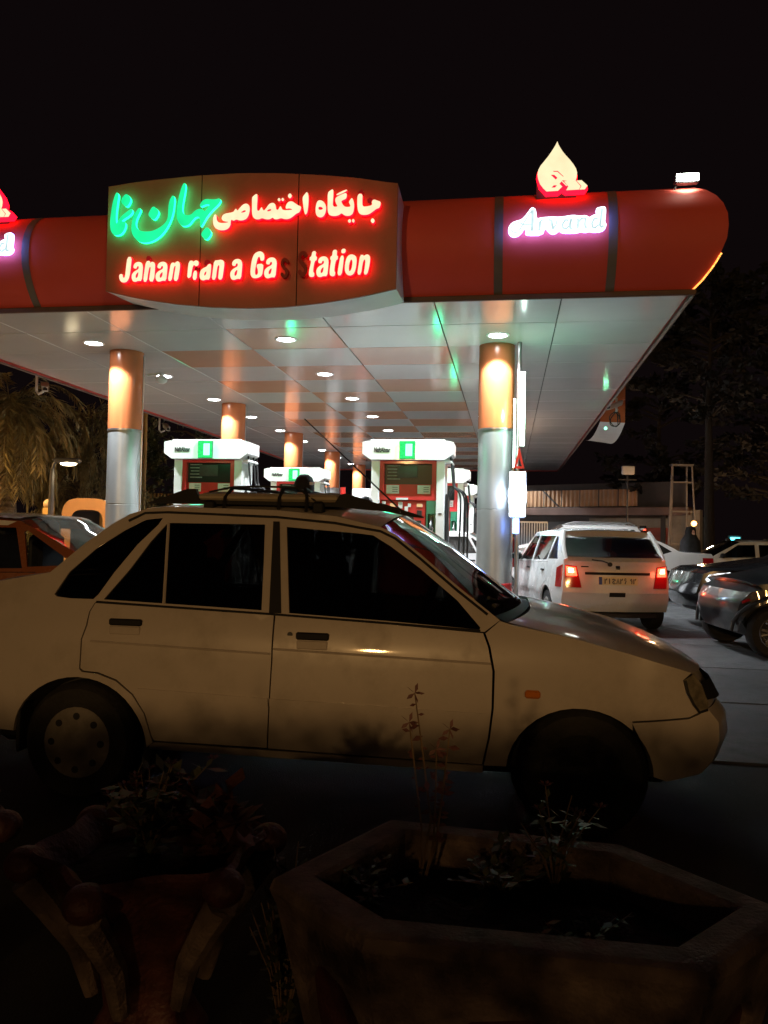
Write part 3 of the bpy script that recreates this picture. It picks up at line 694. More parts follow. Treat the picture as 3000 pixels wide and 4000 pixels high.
# lit sign stack, lightbox and extinguisher behind the right front column
p = at(1119, 1000, 12.45)
ls = empty('led_sign_post', (p.x, p.y, GZ), -YAW, 'tall post with bright blue white lightbox and led strips right of the column', 'lit sign')
MB().tube([(0, .1, 0), (0, .1, 4.42)], .035, 10).build('post', 'metal', ls, True)
MB().box((.06, .04, 3.33), (.085, .05, 1.20), 0, .01).build('strip_housing', 'pumpwhite', ls)
MB().box((.06, .008, 3.33), (.06, .012, 1.16)).build('led_strip', 'led_strip', ls)
MB().box((-.065, .03, 2.95), (.03, .03, 1.1)).build('led_strip', 'led_strip', ls)
bx_ = MB().box((0, .03, 1.97), (.27, .10, .74), 0, .02).build('lightbox', 'pumpwhite', ls)
MB().box((0, -.03, 1.97), (.23, .014, .70), 0, .004).build('lit_face', 'led_blue', bx_)
MB().box((-.02, .0, 1.47), (.10, .05, .24), 0, .01).build('blue_lamp', 'led_bluer', ls)
tri = plate_mb([(-.07, 2.38), (.10, 2.38), (.02, 2.72)], [[(-.02, 2.42), (.06, 2.42), (.018, 2.56)]], depth=.02, y0=-.02).build('warning_triangle', ['ext_red', 'ext_red'], ls)
light('strip_light', 'POINT', 32, (.3, 1, .6), ls, (.1, -.25, 3.3), size=.1)
light('lightbox_light', 'AREA', 45, (.6, .75, 1.0), ls, (0, -.06, 1.97), (radians(90), 0, 0), .3)
fe = empty('fire_extinguisher', (p.x + .055, p.y + 1.0, 0), -YAW, 'red fire extinguisher hung behind the right front column', 'fire extinguisher')
MB().lathe([(.02, .78), (.085, .80), (.09, .84), (.09, 1.22), (.06, 1.30), (.03, 1.32), (.03, 1.37)], n=18).build('bottle', 'ext_red', fe, True)
MB().box((.0, -.02, 1.40), (.05, .12, .04), 0, .01).build('handle', 'darkmetal', fe)
MB().tube([(0, .03, 1.37), (.10, .03, 1.30), (.115, .0, 1.05), (.10, 0, .90)], .013, 6).build('hose', 'rubber', fe, True)
MB().box((0, -.088, 1.05), (.09, .012, .18)).build('label', 'paper', fe)

# surveillance cameras
def cctv(loc, rz, drop, label, down=-.35):
    r = empty('surveillance_camera', loc, rz, label, 'camera', 'surveillance cameras')
    MB().tube([(0, 0, 0), (0, 0, -drop)], .028, 8).build('drop_pipe', 'cctv', r, True)
    MB().tube([(0, 0, -drop), (.04, -.06, -drop - .07), (.14, -.12, -drop - .02)], .025, 8).build('elbow', 'cctv', r, True)
    mb = MB(); a = down
    for dz, d, m in ((0, (.13, .42, .12), 0), (.075, (.16, .50, .012), 0)):
        q = MB().box((0, 0, 0), d, 0, .012)
        mb.add([(.16 + x, -.22 + y * cos(a) - (z + dz) * sin(a), -drop + .06 + y * sin(a) * -1 + (z + dz) * cos(a)) for x, y, z in q.v], q.f)
    h = mb.build('housing', 'cctv', r)
    MB().lathe([(.0001, 0), (.045, 0), (.05, .03)], (0.16, -.22 - .22 * cos(a), -drop + .06 + .22 * sin(a)), 14, 'y').build('lens', 'screen', h, True)
    return r
cctv(at(80, 803, 17.0), radians(25), .42, 'surveillance camera hanging from the left canopy edge in front of the tree')
cctv(at(345, 897, 24.0), radians(30), .45, 'surveillance camera hanging left of the left front dispenser')
rc = cctv(at(1332, 860, 18.6), radians(-60), .28, 'surveillance camera with coiled cable on the right canopy edge')
pts = [(.05 + .13 * cos(a) * (1 + .05 * sin(5 * a)), -.1 + .05 * sin(a * 1.7), -.52 + .17 * sin(a)) for a in [k * .3 for k in range(48)]]
MB().tube(pts, .012, 6).build('cable_coil', 'rubber', rc, True)
light('camera_lamp', 'POINT', 22, (.2, 1, .45), rc, (.0, -.35, -.75), size=.04)
MB().ball((.0, -.35, -.75), .04, 10, 6).build('green_lamp', 'green_hot', rc, True)
dm = empty('dome_camera', cpt(-8.63, 2.95, 4.05), 0, 'small white dome camera on a bracket beside the left front column', 'camera', 'surveillance cameras')
MB().ball((.14, 0, -.05), .10, 14, 8, (1, 1, .8)).build('dome', 'cctv', dm, True)
MB().tube([(-.12, 0, .02), (.0, 0, .04), (.14, 0, .06)], .025, 8).build('bracket', 'cctv', dm, True)

# ================================================================== left background: trees, lamp, kiosk, fence
def leafy(mb, base, tip, n, l, w, droop=.0):
    b, t = Vector(base), Vector(tip)
    for i in range(n):
        u = random.random() ** .8; p = b.lerp(t, u) + Vector((random.gauss(0, 1), random.gauss(0, 1), random.gauss(0, 1))) * .07
        d = ((t - b).normalized() + Vector((random.gauss(0, .6), random.gauss(0, .6), random.gauss(0, .5) - droop))).normalized()
        s = d.cross(Vector((random.gauss(0, 1), random.gauss(0, 1), random.gauss(0, 1)))).normalized() * w * random.uniform(.6, 1.3)
        L = l * random.uniform(.6, 1.4)
        mb.add([p - s * .3, p + d * L * .5 - s, p + d * L, p + d * L * .5 + s], [(0, 1, 2, 3)])
def tree(loc, h, rad, label, leaf, droop=True, nb=70, nl=70, ll=.16, lw=.02, trunk=.22, low=.25, group='trees', bark='bark'):
    r = empty('tree', loc, random.uniform(0, 6), label, 'tree', group)
    tr = MB(); tr.tube([(0, 0, 0), (.06, .03, h * .3), (-.05, .08, h * .6), (.03, 0, h * .92)], [trunk, trunk * .75, trunk * .45, trunk * .1], 10)
    cr = MB()
    for k in range(nb):
        z0 = h * random.uniform(low, .93); a = random.uniform(0, 2 * pi)
        prof = rad * (1 - abs((z0 / h) - .5) ** 1.5 * 1.3) * random.uniform(.55, 1.08)
        b = Vector((0, 0, z0)); m = Vector((cos(a) * prof * .55, sin(a) * prof * .55, z0 + (.5 if droop else .35) * random.uniform(.5, 1.2)))
        t = Vector((cos(a) * prof, sin(a) * prof, z0 + (-random.uniform(.4, 1.6) if droop else random.uniform(0, .9))))
        tr.tube([b, b.lerp(m, .6) + Vector((0, 0, .1)), m, m.lerp(t, .6)], [trunk * .25, trunk * .16, trunk * .1, trunk * .03], 5, False)
        leafy(cr, b.lerp(m, .55), m, nl // 3, ll, lw, .2); leafy(cr, m, t, nl, ll, lw, .6 if droop else .0)
        if droop:
            for q in range(3):
                p0 = m.lerp(t, random.random()); leafy(cr, p0, p0 + Vector((random.gauss(0, .15), random.gauss(0, .15), -random.uniform(.5, 1.3))), nl // 3, ll, lw, 1.2)
    tr.build('trunk', bark if leaf != 'leaf_dark' else 'bark_dark', r, True); cr.build('crown', leaf, r)
    return r
def palm(loc, h, L, label, nf=70):
    r = empty('palm_tree', loc, .4, label, 'tree', 'trees')
    mb = MB(); mb.tube([(0, 0, 0), (.04, .02, h * .35), (-.03, .03, h * .7), (0, 0, h)], [.26, .22, .2, .16], 14)
    for k in range(26): mb.lathe([(.21, 0), (.245, .05), (.21, .09)], (0, 0, .3 + k * (h - .5) / 26), 14)
    mb.build('trunk', 'bark', r, True)
    cr = MB()
    for k in range(nf):
        a = k * 2.399 + random.uniform(-.2, .2); e = 1.25 - 2.2 * (k / nf) ** .8; l = L * random.uniform(.8, 1.15); P = []
        p_ = Vector((0, 0, h)); el = e
        for q_ in range(13):
            P.append(p_.copy()); p_ = p_ + Vector((cos(a) * cos(el), sin(a) * cos(el), sin(el))) * (l / 12); el -= .12 + .07 * max(0, cos(el)) 
            el = max(el, -1.52)
        cr.tube(P, [.022 - .0015 * i for i in range(13)], 4, False)
        for i in range(2, 13):
            t_ = (P[i] - P[i - 1]).normalized(); sd_ = t_.cross(Vector((0, 0, 1))); sd_ = sd_.normalized() if sd_.length > .05 else Vector((-sin(a), cos(a), 0))
            for w_ in range(3):
                b_ = P[i - 1].lerp(P[i], w_ / 3)
                for s in (-1, 1):
                    d_ = (t_ * .75 + sd_ * s * .75 + Vector((0, 0, -.25 + random.gauss(0, .28)))).normalized(); ln = random.uniform(.28, .46) * (1 - .45 * abs(i / 12 - .45)); n_ = d_.cross(t_).normalized() * .0
                    wd_ = d_.cross(Vector((random.gauss(0, .3), random.gauss(0, .3), 1))).normalized() * random.uniform(.014, .03)
                    cr.add([b_, b_ + d_ * ln * .45 + wd_, b_ + d_ * ln + Vector((0, 0, -.05)), b_ + d_ * ln * .45 - wd_], [(0, 1, 2, 3)])
    cr.build('crown', 'leaf_dry', r)
    return r
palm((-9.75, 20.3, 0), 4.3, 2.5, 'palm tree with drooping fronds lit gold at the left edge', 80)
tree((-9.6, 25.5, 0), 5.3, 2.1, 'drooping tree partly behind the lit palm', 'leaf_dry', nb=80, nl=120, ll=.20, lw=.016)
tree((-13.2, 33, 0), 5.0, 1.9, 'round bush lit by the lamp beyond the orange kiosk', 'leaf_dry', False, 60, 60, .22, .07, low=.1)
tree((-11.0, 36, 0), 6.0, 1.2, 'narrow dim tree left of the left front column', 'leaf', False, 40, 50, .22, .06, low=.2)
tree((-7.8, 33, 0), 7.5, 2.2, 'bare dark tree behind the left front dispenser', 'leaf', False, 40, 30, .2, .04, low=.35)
p = at(113, 1008, 18.5)
lp = street_lamp((p.x, p.y, 0), radians(-90), p.z - .05, 'glowing white street lamp in front of the left trees', 60, (1, .75, .4), 'lampwhite', .10, kind='SPOT')
# kiosk like a half barrel with an orange arch
kp = at(188, 1110, 18)
kk = empty('barrel_kiosk', (kp.x, kp.y, .36), radians(22), 'tan half barrel kiosk with orange arched front beyond the taxi', 'kiosk')
def arch(r_, top): return [(-r_, 0.0)] + [(-r_ * .98 * abs(cos(pi * k / 16)) ** .55 * (1 if cos(pi * k / 16) > 0 else -1), top - r_ * .9 + r_ * .9 * abs(sin(pi * k / 16)) ** .7) for k in range(17)] + [(r_, 0.0)]
plate_mb(arch(.66, 1.98), [arch(.42, 1.66)[1:-1] + [(.42, .02), (-.42, .02)]], depth=.10, y0=-.05).build('orange_arch', ['orangekiosk', 'orangekiosk'], kk)
a_ = arch(.645, 1.96); vs = [(x, .052, z) for x, z in a_] + [(x, 2.2, z) for x, z in a_]; m_ = len(a_)
MB().add(vs, [(i, i + 1, m_ + i + 1, m_ + i) for i in range(m_ - 1)] + [tuple(range(m_, 2 * m_))]).build('barrel_body', 'tankiosk', kk, True)
MB().box((0, 1.4, .85), (.8, .05, 1.6)).build('inner_wall', 'darkwall', kk); kk.scale = (.83,) * 3
tag(MB().box((-6.6, 19.2, .17), (6, 4.5, .34), 0, .05).build('lawn_terrace', 'kerb'), kind='structure')
for x, lab in ((105, 'ball topped fence post left of the barrel kiosk'), (228, 'ball topped fence post right of the barrel kiosk')):
    q = at(x, 1090, 19.0); f = empty('fence_post', (q.x, q.y, .35), 0, lab, 'post', 'ball topped fence posts'); f.scale = (.72,) * 3
    MB().box((0, 0, 1.0), (.28, .28, 2.0), 0, .02).build('shaft', 'yellowfence', f)
    MB().ball((0, 0, 2.13), .17).build('ball', 'tankiosk', f, True)
def corrugated(A, B, z0, z1, mat, label, name='corrugated_fence', spikes=True, pitch=.16):
    A, B = Vector(A), Vector(B); L = (B - A).length; d = (B - A) / L; nrm = Vector((d.y, -d.x, 0))
    r = empty(name, (A.x, A.y, 0), math.atan2(d.y, d.x), label, 'fence')
    npan = max(1, int(round(L / 2.4)))
    for k in range(npan):
        a, b = L * k / npan + .02, L * (k + 1) / npan - .02; n = int((b - a) / (pitch / 4)); vs = []
        for i in range(n + 1):
            x = a + (b - a) * i / n; y = .028 * (1 if (i // 2) % 2 else -1)
            vs += [(x, y, z0), (x, y, z1)]
        MB().add(vs, [(2 * i, 2 * i + 2, 2 * i + 3, 2 * i + 1) for i in range(n)]).build('sheet', mat, r)
        MB().box((a - .02, .06, (z1 + z0) / 2), (.06, .06, z1 - z0 + .02)).build('fence_stud', 'darkmetal', r)
    if spikes:
        mb = MB(); x = .1
        while x < L:
            mb.tube([(x, 0, z1), (x + .05, 0, z1 + .22)], [.018, .004], 4, False); x += .16
        tag(mb.build('spikes', 'darkmetal', r), kind='stuff')
    return r
a_, b_ = at(300, 1100, 38), at(700, 1090, 40)
corrugated((a_.x, a_.y, 0), (b_.x, b_.y, 0), .3, 3.1, 'yellowfence', 'yellow lit corrugated fence behind the left pumps')
q = at(312, 1000, 27); MBp = MB().tube([(0, 0, 0), (0, 0, 8)], .07, 10).build('lamp_pole', 'yellowfence', None, True, loc=(q.x, q.y, 0)); tag(MBp, 'thin tan pole just right of the left front column', 'pole')
light_l = street_lamp((-4.5, 41.5, 0), radians(160), 5.5, 'street lamp over the yellow corrugated fence behind the pumps', 900)

# ================================================================== right background
WA, WB = at(1085, 1100, 33), at(1500, 1110, 28)
d_ = Vector((WB.x - WA.x, WB.y - WA.y, 0)); wrz = math.atan2(d_.y, d_.x); WL = d_.length
bw = empty('workshop_building', (WA.x, WA.y, 0), wrz, 'low dark workshop with corrugated upper strip behind the white cars', 'building')
MB().box((WL / 2 - 1, 1.5, 1.1), (WL + 1.6, 3.0, 2.2)).build('wall', 'darkwall', bw)
MB().box((WL / 2 - 1, -.2, 2.36), (WL + 1.9, .5, .30), 0, .02).build('eave_beam', 'trim', bw)
npan = 8; wp = 6.2 / npan
for k in range(npan):
    n = 16; vs = []
    for i in range(n + 1):
        x = -.3 + k * wp + .02 + (wp - .04) * i / n; y = -.15 + .03 * (1 if (i // 2) % 2 else -1); vs += [(x, y, 2.56), (x, y, 3.2)]
    MB().add(vs, [(2 * i, 2 * i + 2, 2 * i + 3, 2 * i + 1) for i in range(n)]).build('corrugated_sheet', 'rustsheet', bw)
MB().box((3, .4, 3.0), (9, .06, .95)).build('parapet', 'darkwall', bw)
MB().tube([(2.0, -.22, 3.2), (2.7, -.22, 2.56)], .03, 6).build('brace', 'darkmetal', bw)
for x, w in ((3.1, .9),): MB().box((x, -.06, 1.0), (w, .1, 2.0)).build('doorway', 'joint', bw)
# red and white worn wall with window strips
rw = MB().box((5.6, -.14, 1.05), (3.2, .12, 2.1), 0, .01).build('painted_wall', 'wallred', bw)
MB().box((5.6, -.215, 1.93), (3.2, .03, .34)).build('white_band', 'wall', rw)
for k in range(5): MB().box((4.75 + .34 * k, -.235, 1.72), (.26, .03, .22), 0, .01).build('small_window', 'screen', rw)
for x in (5.0, 6.3):
    d2 = MB().box((x, -.24, .85), (.62, .06, 1.0), 0, .01).build('hatch_frame', 'wall', rw)
    MB().box((x, -.28, 1.05), (.36, .03, .26)).build('hatch_pane', 'screen', d2)
MB().box((6.85, -.16, 1.2), (.18, .16, 2.3)).build('pilaster', 'joint', rw)
MB().box((7.6, -.1, 1.2), (1.1, .3, 2.4)).build('end_wall', 'wall', bw)
# gate railing by the column
ga = at(1116, 1160, 24); gb = at(1182, 1160, 24)
gr = empty('railing_gate', (ga.x, ga.y, 0), 0, 'pale upright bar railing right of the front column', 'railing'); gl_ = gb.x - ga.x
for z in (.25, 1.78): MB().box((gl_ / 2, 0, z), (gl_, .04, .05)).build('rail', 'metal', gr)
for k in range(13): MB().box((gl_ * k / 12, .0, 1.0), (.03, .03, 1.55)).build('bar', 'metal', gr)
# lattice tower frame
ta = at(1470, 1120, 27)
tw = empty('lattice_frame', (ta.x, ta.y, 0), 0, 'tall pale lattice frame rising above the workshop end', 'frame')
for s in (-1, 1):
    for q in (-1, 1): MB().tube([(s * (.52 if q < 0 else .30), q * .2, 0), (s * (.34 if q < 0 else .24), q * .1, 3.9)], .03, 6).build('leg', 'rib', tw)
for z in (1.2, 2.3, 3.3): MB().box((0, -.16, z), (.95 - .1 * z, .04, .05)).build('cross_bar', 'rib', tw)
MB().box((0, -.05, 3.9), (.74, .3, .05)).build('top_bar', 'rib', tw)
# unlit floodlight on a pole
fa = at(1348, 1018, 27)
fp = empty('floodlight_pole', (fa.x, fa.y - .4, 0), 0, 'small pale floodlight on a pole above the workshop roof', 'floodlight')
MB().tube([(0, 0, 0), (0, 0, fa.z - .15)], .03, 8).build('pole', 'darkmetal', fp, True)
MB().box((0, -.05, fa.z), (.42, .12, .30), 0, .03).build('lamp_head', 'cctv', fp)
MB().box((0, 0, fa.z - .32), (.6, .05, .04)).build('cross_arm', 'darkmetal', fp)
# orange lamp low by the trunk, lit trunk
la = at(1499, 1131, 25)
lw_ = empty('wall_lamp', (la.x, la.y, 0), 0, 'small glowing orange lamp above the woman in black', 'lamp')
MB().tube([(0, .08, 0), (0, .08, la.z)], .03, 8).build('post', 'darkmetal', lw_, True)
MB().ball((0, 0, la.z), .085).build('globe', 'sodium', lw_, True)
light('lamp_light', 'POINT', 200, (1, .55, .25), lw_, (0, -.2, la.z), size=.12)
tk = at(1534, 1120, 23)
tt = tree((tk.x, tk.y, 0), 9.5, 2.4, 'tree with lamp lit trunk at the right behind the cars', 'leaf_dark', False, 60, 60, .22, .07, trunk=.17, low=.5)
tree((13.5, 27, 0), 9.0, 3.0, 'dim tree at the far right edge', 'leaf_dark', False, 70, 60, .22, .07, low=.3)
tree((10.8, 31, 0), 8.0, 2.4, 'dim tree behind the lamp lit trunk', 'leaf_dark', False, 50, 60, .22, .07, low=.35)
ca = at(1588, 1166, 30)
sh = empty('shop_front_light', (ca.x, ca.y, 0), 0, 'tiny cyan shop light above the far white car', 'light')
MB().box((0, 0, ca.z), (.34, .06, .18)).build('lit_panel', 'cyan', sh)
MB().box((0, .06, ca.z / 2), (.5, .05, ca.z + .3)).build('wall_panel', 'darkwall', sh)

# sodium lamps of the street behind the viewer
street_lamp((-20.0, -56.0, 0), radians(-20), 10, 'tall sodium street lamp on the street behind the viewer, left', 19000, soft=.9)
street_lamp((24.0, -58.0, 0), radians(20), 10, 'tall sodium street lamp on the street behind the viewer, right', 12500, soft=.9)
street_lamp((-15.5, 15.0, 0), radians(-60), 7.0, 'unseen sodium lamp added left of the forecourt to light the palm', 11000, kind='SPOT', cone=128)  # unseen lamp added to brighten the palm
hg = empty('shade_hedge', (0, -1.25, 0), 0, 'unseen foliage screen added behind the viewer to shade the planters', 'shade_hedge')  # unseen foliage, added only to keep the planters in shade
mb = MB()
for k in range(26000):
    p_ = Vector((random.uniform(-9, 9), random.uniform(-.3, .3), random.uniform(.05, 1.22) if k % 4 else random.uniform(.8, 1.2))); a_ = Vector((random.gauss(0, 1), random.gauss(0, 1), random.gauss(0, 1))).normalized(); b_ = a_.orthogonal().normalized()
    mb.add([p_, p_ + a_ * .04 + b_ * .022, p_ + a_ * .08, p_ + a_ * .04 - b_ * .022], [(0, 1, 2, 3)])
mb.build('foliage', 'leaf', hg); MB().box((0, 0, .27), (18, .40, .54), 0, .05).build('core', 'leaf', hg)
# ================================================================== cars
class Car:
    def __init__(s, name, loc, heading, label, wz, taper, paint, glass='glass', group=None, windglass=None):
        s.root = empty(name, loc, heading, label, 'car', group); s.wz = wz; s.tp = taper; s.paint = paint; s.glass = glass; s.wg = windglass or glass
    def W(s, x, z):
        w = interp(z, *s.wz); xf0, xf1, tf, xr0, xr1, tr = s.tp
        if x > xf0: w -= tf * ((x - xf0) / (xf1 - xf0)) ** 2
        if x < xr0: w -= tr * ((xr0 - x) / (xr0 - xr1)) ** 2
        return w
    def side(s, name, outer, holes=(), mat=None, off=0.0, sides=(-1, 1), step=.09, thick=.02, parent=None, hood_fn=None):
        res = []
        V, T, B = cdt(outer, holes, step)
        for sg in sides:
            n = len(V)
            vs = [(v.x, sg * (s.W(v.x, v.y) + off), v.y) for v in V]
            ts = [t if sg < 0 else (t[0], t[2], t[1]) for t in T]
            mb = MB().add(vs, ts)
            if thick:
                bi = sorted({i for e in B for i in e}); mp = {i: k for k, i in enumerate(bi)}
                v2 = [vs[i] for i in bi] + [(vs[i][0], vs[i][1] - sg * thick, vs[i][2]) for i in bi]; m = len(bi)
                q = [(mp[b], mp[a], mp[a] + m, mp[b] + m) for a, b in B]
                mb.add(v2, q if sg < 0 else [f[::-1] for f in q])
            res.append(mb.build(name, mat or s.paint, parent or s.root, True))
        return res
    def loft(s, name, st, mat=None, p=2.5, n=14, m=3, parent=None, off=0.0):
        rows = []
        for i in range(len(st) - 1):
            for k in range(m + (1 if i == len(st) - 2 else 0)):
                u = k / m; rows.append([st[i][j] + (st[i + 1][j] - st[i][j]) * u for j in range(4)])
        vs = []; fs = []
        for xe, ze, xc, zc in rows:
            we = s.W(xe, ze)
            for k in range(2 * n + 1):
                u = (k - n) / n; a = abs(u) ** p
                vs.append((xc + (xe - xc) * a, we * u, zc + (ze - zc) * a + off))
        c = 2 * n + 1
        for i in range(len(rows) - 1):
            for k in range(c - 1): fs.append((i * c + k, (i + 1) * c + k, (i + 1) * c + k + 1, i * c + k + 1))
        return MB().add(vs, fs).build(name, mat or s.paint, parent or s.root, True)
    def end(s, name, outline, st, mat, off=.006, p=2.5, step=.06, thick=.015, sgn=1, parent=None, rear=True):
        """piece on the front or rear face, outlined in (y, z)"""
        V, T, B = cdt(outline, (), step)
        zs_ = [q[1] for q in st]; order = sorted(range(len(st)), key=lambda i: st[i][1])
        zz = [st[i][1] for i in order]; XE = [st[i][0] for i in order]; XC = [st[i][2] for i in order]
        vs = []
        for v in V:
            xe, xc = interp(v.y, zz, XE), interp(v.y, zz, XC); we = s.W(xe, v.y); u = min(1.0, abs(v.x) / we)
            vs.append((xc + (xe - xc) * u ** p + (-off if rear else off), v.x, v.y))
        n = len(vs); d = thick if rear else -thick
        f = [(t[0], t[2], t[1]) for t in T] if rear else T
        q = [(a, b, b + n, a + n) for a, b in B]
        mb = MB().add(vs, f); mb.add(vs + [(x + d, y, z) for x, y, z in vs], q if rear else [k[::-1] for k in q])
        return mb.build(name, mat, parent or s.root, True)
    def wheel(s, x, y, r, w=.165, rim='hub', steer=0.0, z=None):
        sg = 1 if y > 0 else -1; rr = r * .60
        t = MB().lathe([(rr, -w / 2), (r - .03, -w / 2), (r - .008, -w * .36), (r, -w * .2), (r, w * .2), (r - .008, w * .36), (r - .03, w / 2), (rr, w / 2)], n=36, axis='y')
        wh = t.build('wheel', 'tyre', s.root, True); wh.location = (x, y, r if z is None else z); wh.rotation_euler = (0, 0, steer + (0 if sg > 0 else pi))
        o = w / 2
        if rim == 'hub':
            MB().lathe([(.0001, o + .016), (.045, o + .015), (.052, o + .011), (rr * .55, o + .010), (rr * .85, o + .006), (rr * .98, o + .001), (rr * 1.03, o - .006)], n=30, axis='y').build('hubcap', 'hubcap', wh, True)
            mb = MB()
            for k in range(8):
                a = 2 * pi * k / 8; mb.lathe([(.0001, 0), (.017, 0), (.017, .004)], (cos(a) * rr * .74, o + .0065, sin(a) * rr * .74), 10, 'y')
            tag(mb.build('hub_slots', 'rubber', wh), kind='stuff')
        elif rim == 'shaded_rim':
            MB().lathe([(.0001, o - .03), (rr * .3, o - .03), (rr * .5, o - .05), (rr * .8, o - .045), (rr * .95, o - .01), (rr * 1.02, o)], n=30, axis='y').build('rim', 'rubber', wh, True)
        else:
            MB().lathe([(rr * .93, o - .07), (rr * .93, o - .01), (rr, o + .004), (rr * 1.03, o)], n=36, axis='y').build('rim', 'alloy', wh, True)
            MB().lathe([(.0001, o - .075), (rr * .95, o - .07)], n=24, axis='y').build('brake_disc', 'darkmetal', wh)
            mb = MB()
            for k in range(6):
                a = 2 * pi * k / 6
                for da in (-.17, .17):
                    c_, s2 = cos(a + da * .7), sin(a + da * .7); c2, s3 = cos(a + da * 1.25), sin(a + da * 1.25)
                    mb.tube([(c_ * rr * .22, o - .018, s2 * rr * .22), (c2 * rr * .95, o - .012, s3 * rr * .95)], [.017, .021], 6)
            mb.lathe([(.0001, o + .002), (rr * .18, o), (rr * .27, o - .02)], n=20, axis='y')
            mb.build('spokes', 'alloy', wh, True)
            mb = MB()
            for k in range(5):
                a = 2 * pi * k / 5 + .3; mb.lathe([(.0001, 0), (.009, 0), (.009, -.006)], (cos(a) * rr * .17, o + .004, sin(a) * rr * .17), 8, 'y')
            tag(mb.build('wheel_nuts', 'darkmetal', wh), kind='stuff')
        return wh
M['hubcap'] = pm('dusty hubcap', (.26, .235, .21), .6, metal=.1, var=.25, scale=8, dirt=(.1, .08, .06), dscale=6, damt=.6)
M['alloy'] = pm('alloy wheel', (.6, .6, .62), .25, metal=.85, var=.08, scale=6)
M['blackplastic'] = pm('black plastic', (.012, .012, .013), .65, var=.2, scale=10, spec=.25)

# ---------------------------------------------------------------- the near saloon
hero = Car('sedan_car', (-1.32, 4.55, 0), -YAW, 'near dusty off white sedan with roof rack filling the foreground',
           ([.15, .25, .45, .6, .78, .88, 1.36, 1.45], [.74, .77, .80, .80, .79, .765, .61, .55]), (2.45, 2.95, .13, -.25, -.75, .07), 'white_car')
qw = [(-.168, .979), (-.113, 1.087), (.008, 1.208), (.138, 1.297), (.237, 1.351), (.325, 1.362), (.308, 1.329), (.218, 1.23), (.124, 1.093), (.062, .985), (.04, .962), (-.083, .962), (-.152, .968)]
rg = [(.093, .962), (.199, 1.106), (.282, 1.243), (.355, 1.338), (.853, 1.339), (.87, 1.156), (.887, .938), (.512, .950)]
fg = [(.962, 1.329), (1.315, 1.305), (1.387, 1.297), (1.473, 1.248), (1.617, 1.150), (1.793, 1.012), (1.90, .898), (1.896, .889), (1.467, .912), (1.020, .930)]
seam = [(.031, .904), (.026, .839), (.011, .775), (.011, .635), (.026, .621), (.105, .616), (.2, .586), (.284, .525), (.344, .442), (.374, .334), (.384, .306)]
archr = [(.008 + .343 * cos(radians(a)), .28 + .317 * sin(radians(a))) for a in range(0, 172, 9)]
topl = [(-.475, 1.035), (-.215, 1.083), (-.06, 1.23), (.058, 1.324), (.143, 1.378), (.226, 1.408), (.347, 1.42), (.9, 1.41), (1.2, 1.385), (1.313, 1.36), (1.42, 1.337), (1.494, 1.304), (1.615, 1.215), (1.791, 1.076), (1.96, .95)]
body = [(1.985, .932), (1.918, .880), (1.467, .903), (.951, .923), (.052, .948)] + seam + archr + [(-.33, .32), (-.65, .33), (-.70, .42), (-.72, .6), (-.72, .80), (-.70, .95), (-.66, 1.0)] + topl
hero.side('body_side', body, [qw, rg, fg], step=.07)
for nm, g in (('quarter_window', qw), ('rear_door_glass', rg), ('front_door_glass', fg)):
    hero.side(nm, g, mat='darkglass', off=-.012, step=.12, thick=0)
rd = hero.side('rear_door', [(.055, .944), (.948, .917), (.953, .718), (.946, .457), (.938, .315), (.39, .315), (.380, .334), (.350, .444), (.290, .530), (.205, .594), (.11, .624), (.035, .628), (.018, .64), (.018, .775), (.034, .839), (.037, .904)], step=.06)
fd = hero.side('front_door', [(.957, .917), (1.467, .897), (1.912, .874), (1.935, .817), (1.956, .713), (1.955, .553), (1.941, .423), (1.916, .303), (.945, .313), (.952, .457), (.960, .718)], step=.06)
hero.side('sill', [(.36, .304), (1.92, .294), (1.92, .262), (.36, .27)], off=-.012)
fen = hero.side('front_fender', [(1.923, .874), (1.985, .929), (2.036, .915), (2.28, .873), (2.537, .811), (2.738, .754), (2.80, .735), (2.763, .704), (2.777, .648), (2.807, .599), (2.83, .566), (2.79, .548), (2.548, .53), *[(2.333 + .312 * cos(radians(a)), .28 + .293 * sin(radians(a))) for a in range(46, 177, 10)], (1.925, .299), (1.950, .423), (1.965, .553), (1.967, .713), (1.946, .817)], step=.06)
bs = hero.side('bumper_side', [(2.548, .522), (2.79, .54), (2.835, .558), (2.875, .58), (2.925, .52), (2.928, .44), (2.90, .35), (2.85, .30), (2.70, .27), *[(2.333 + .312 * cos(radians(a)), .28 + .293 * sin(radians(a))) for a in range(2, 47, 9)]], step=.06)
hl = hero.side('headlight', [(2.766, .704), (2.81, .731), (2.846, .682), (2.876, .602), (2.872, .577), (2.836, .566), (2.807, .601), (2.780, .648)], mat='head_off', off=.004, step=.05)
for o in hl:
    sg = 1 if o.data.vertices[0].co.y > 0 else -1
    MB().tube([(2.772, sg * (hero.W(2.772, .70) + .004), .704), (2.785, sg * (hero.W(2.785, .65) + .004), .648), (2.81, sg * (hero.W(2.81, .60) + .004), .60), (2.836, sg * (hero.W(2.836, .566) + .004), .568), (2.872, sg * (hero.W(2.872, .58) + .004), .578)], .006, 5).build('lamp_rim', 'rubber', o)
rearst = [(-.65, .33, -.73, .33), (-.70, .42, -.79, .42), (-.72, .60, -.80, .60), (-.72, .80, -.79, .80), (-.70, .95, -.77, .95), (-.66, 1.0, -.72, 1.005)]
hero.loft('rear_panel', rearst)
hero.loft('trunk_lid', [(-.66, 1.0, -.72, 1.005), (-.475, 1.035, -.5, 1.055), (-.215, 1.083, -.33, 1.075)], p=4)
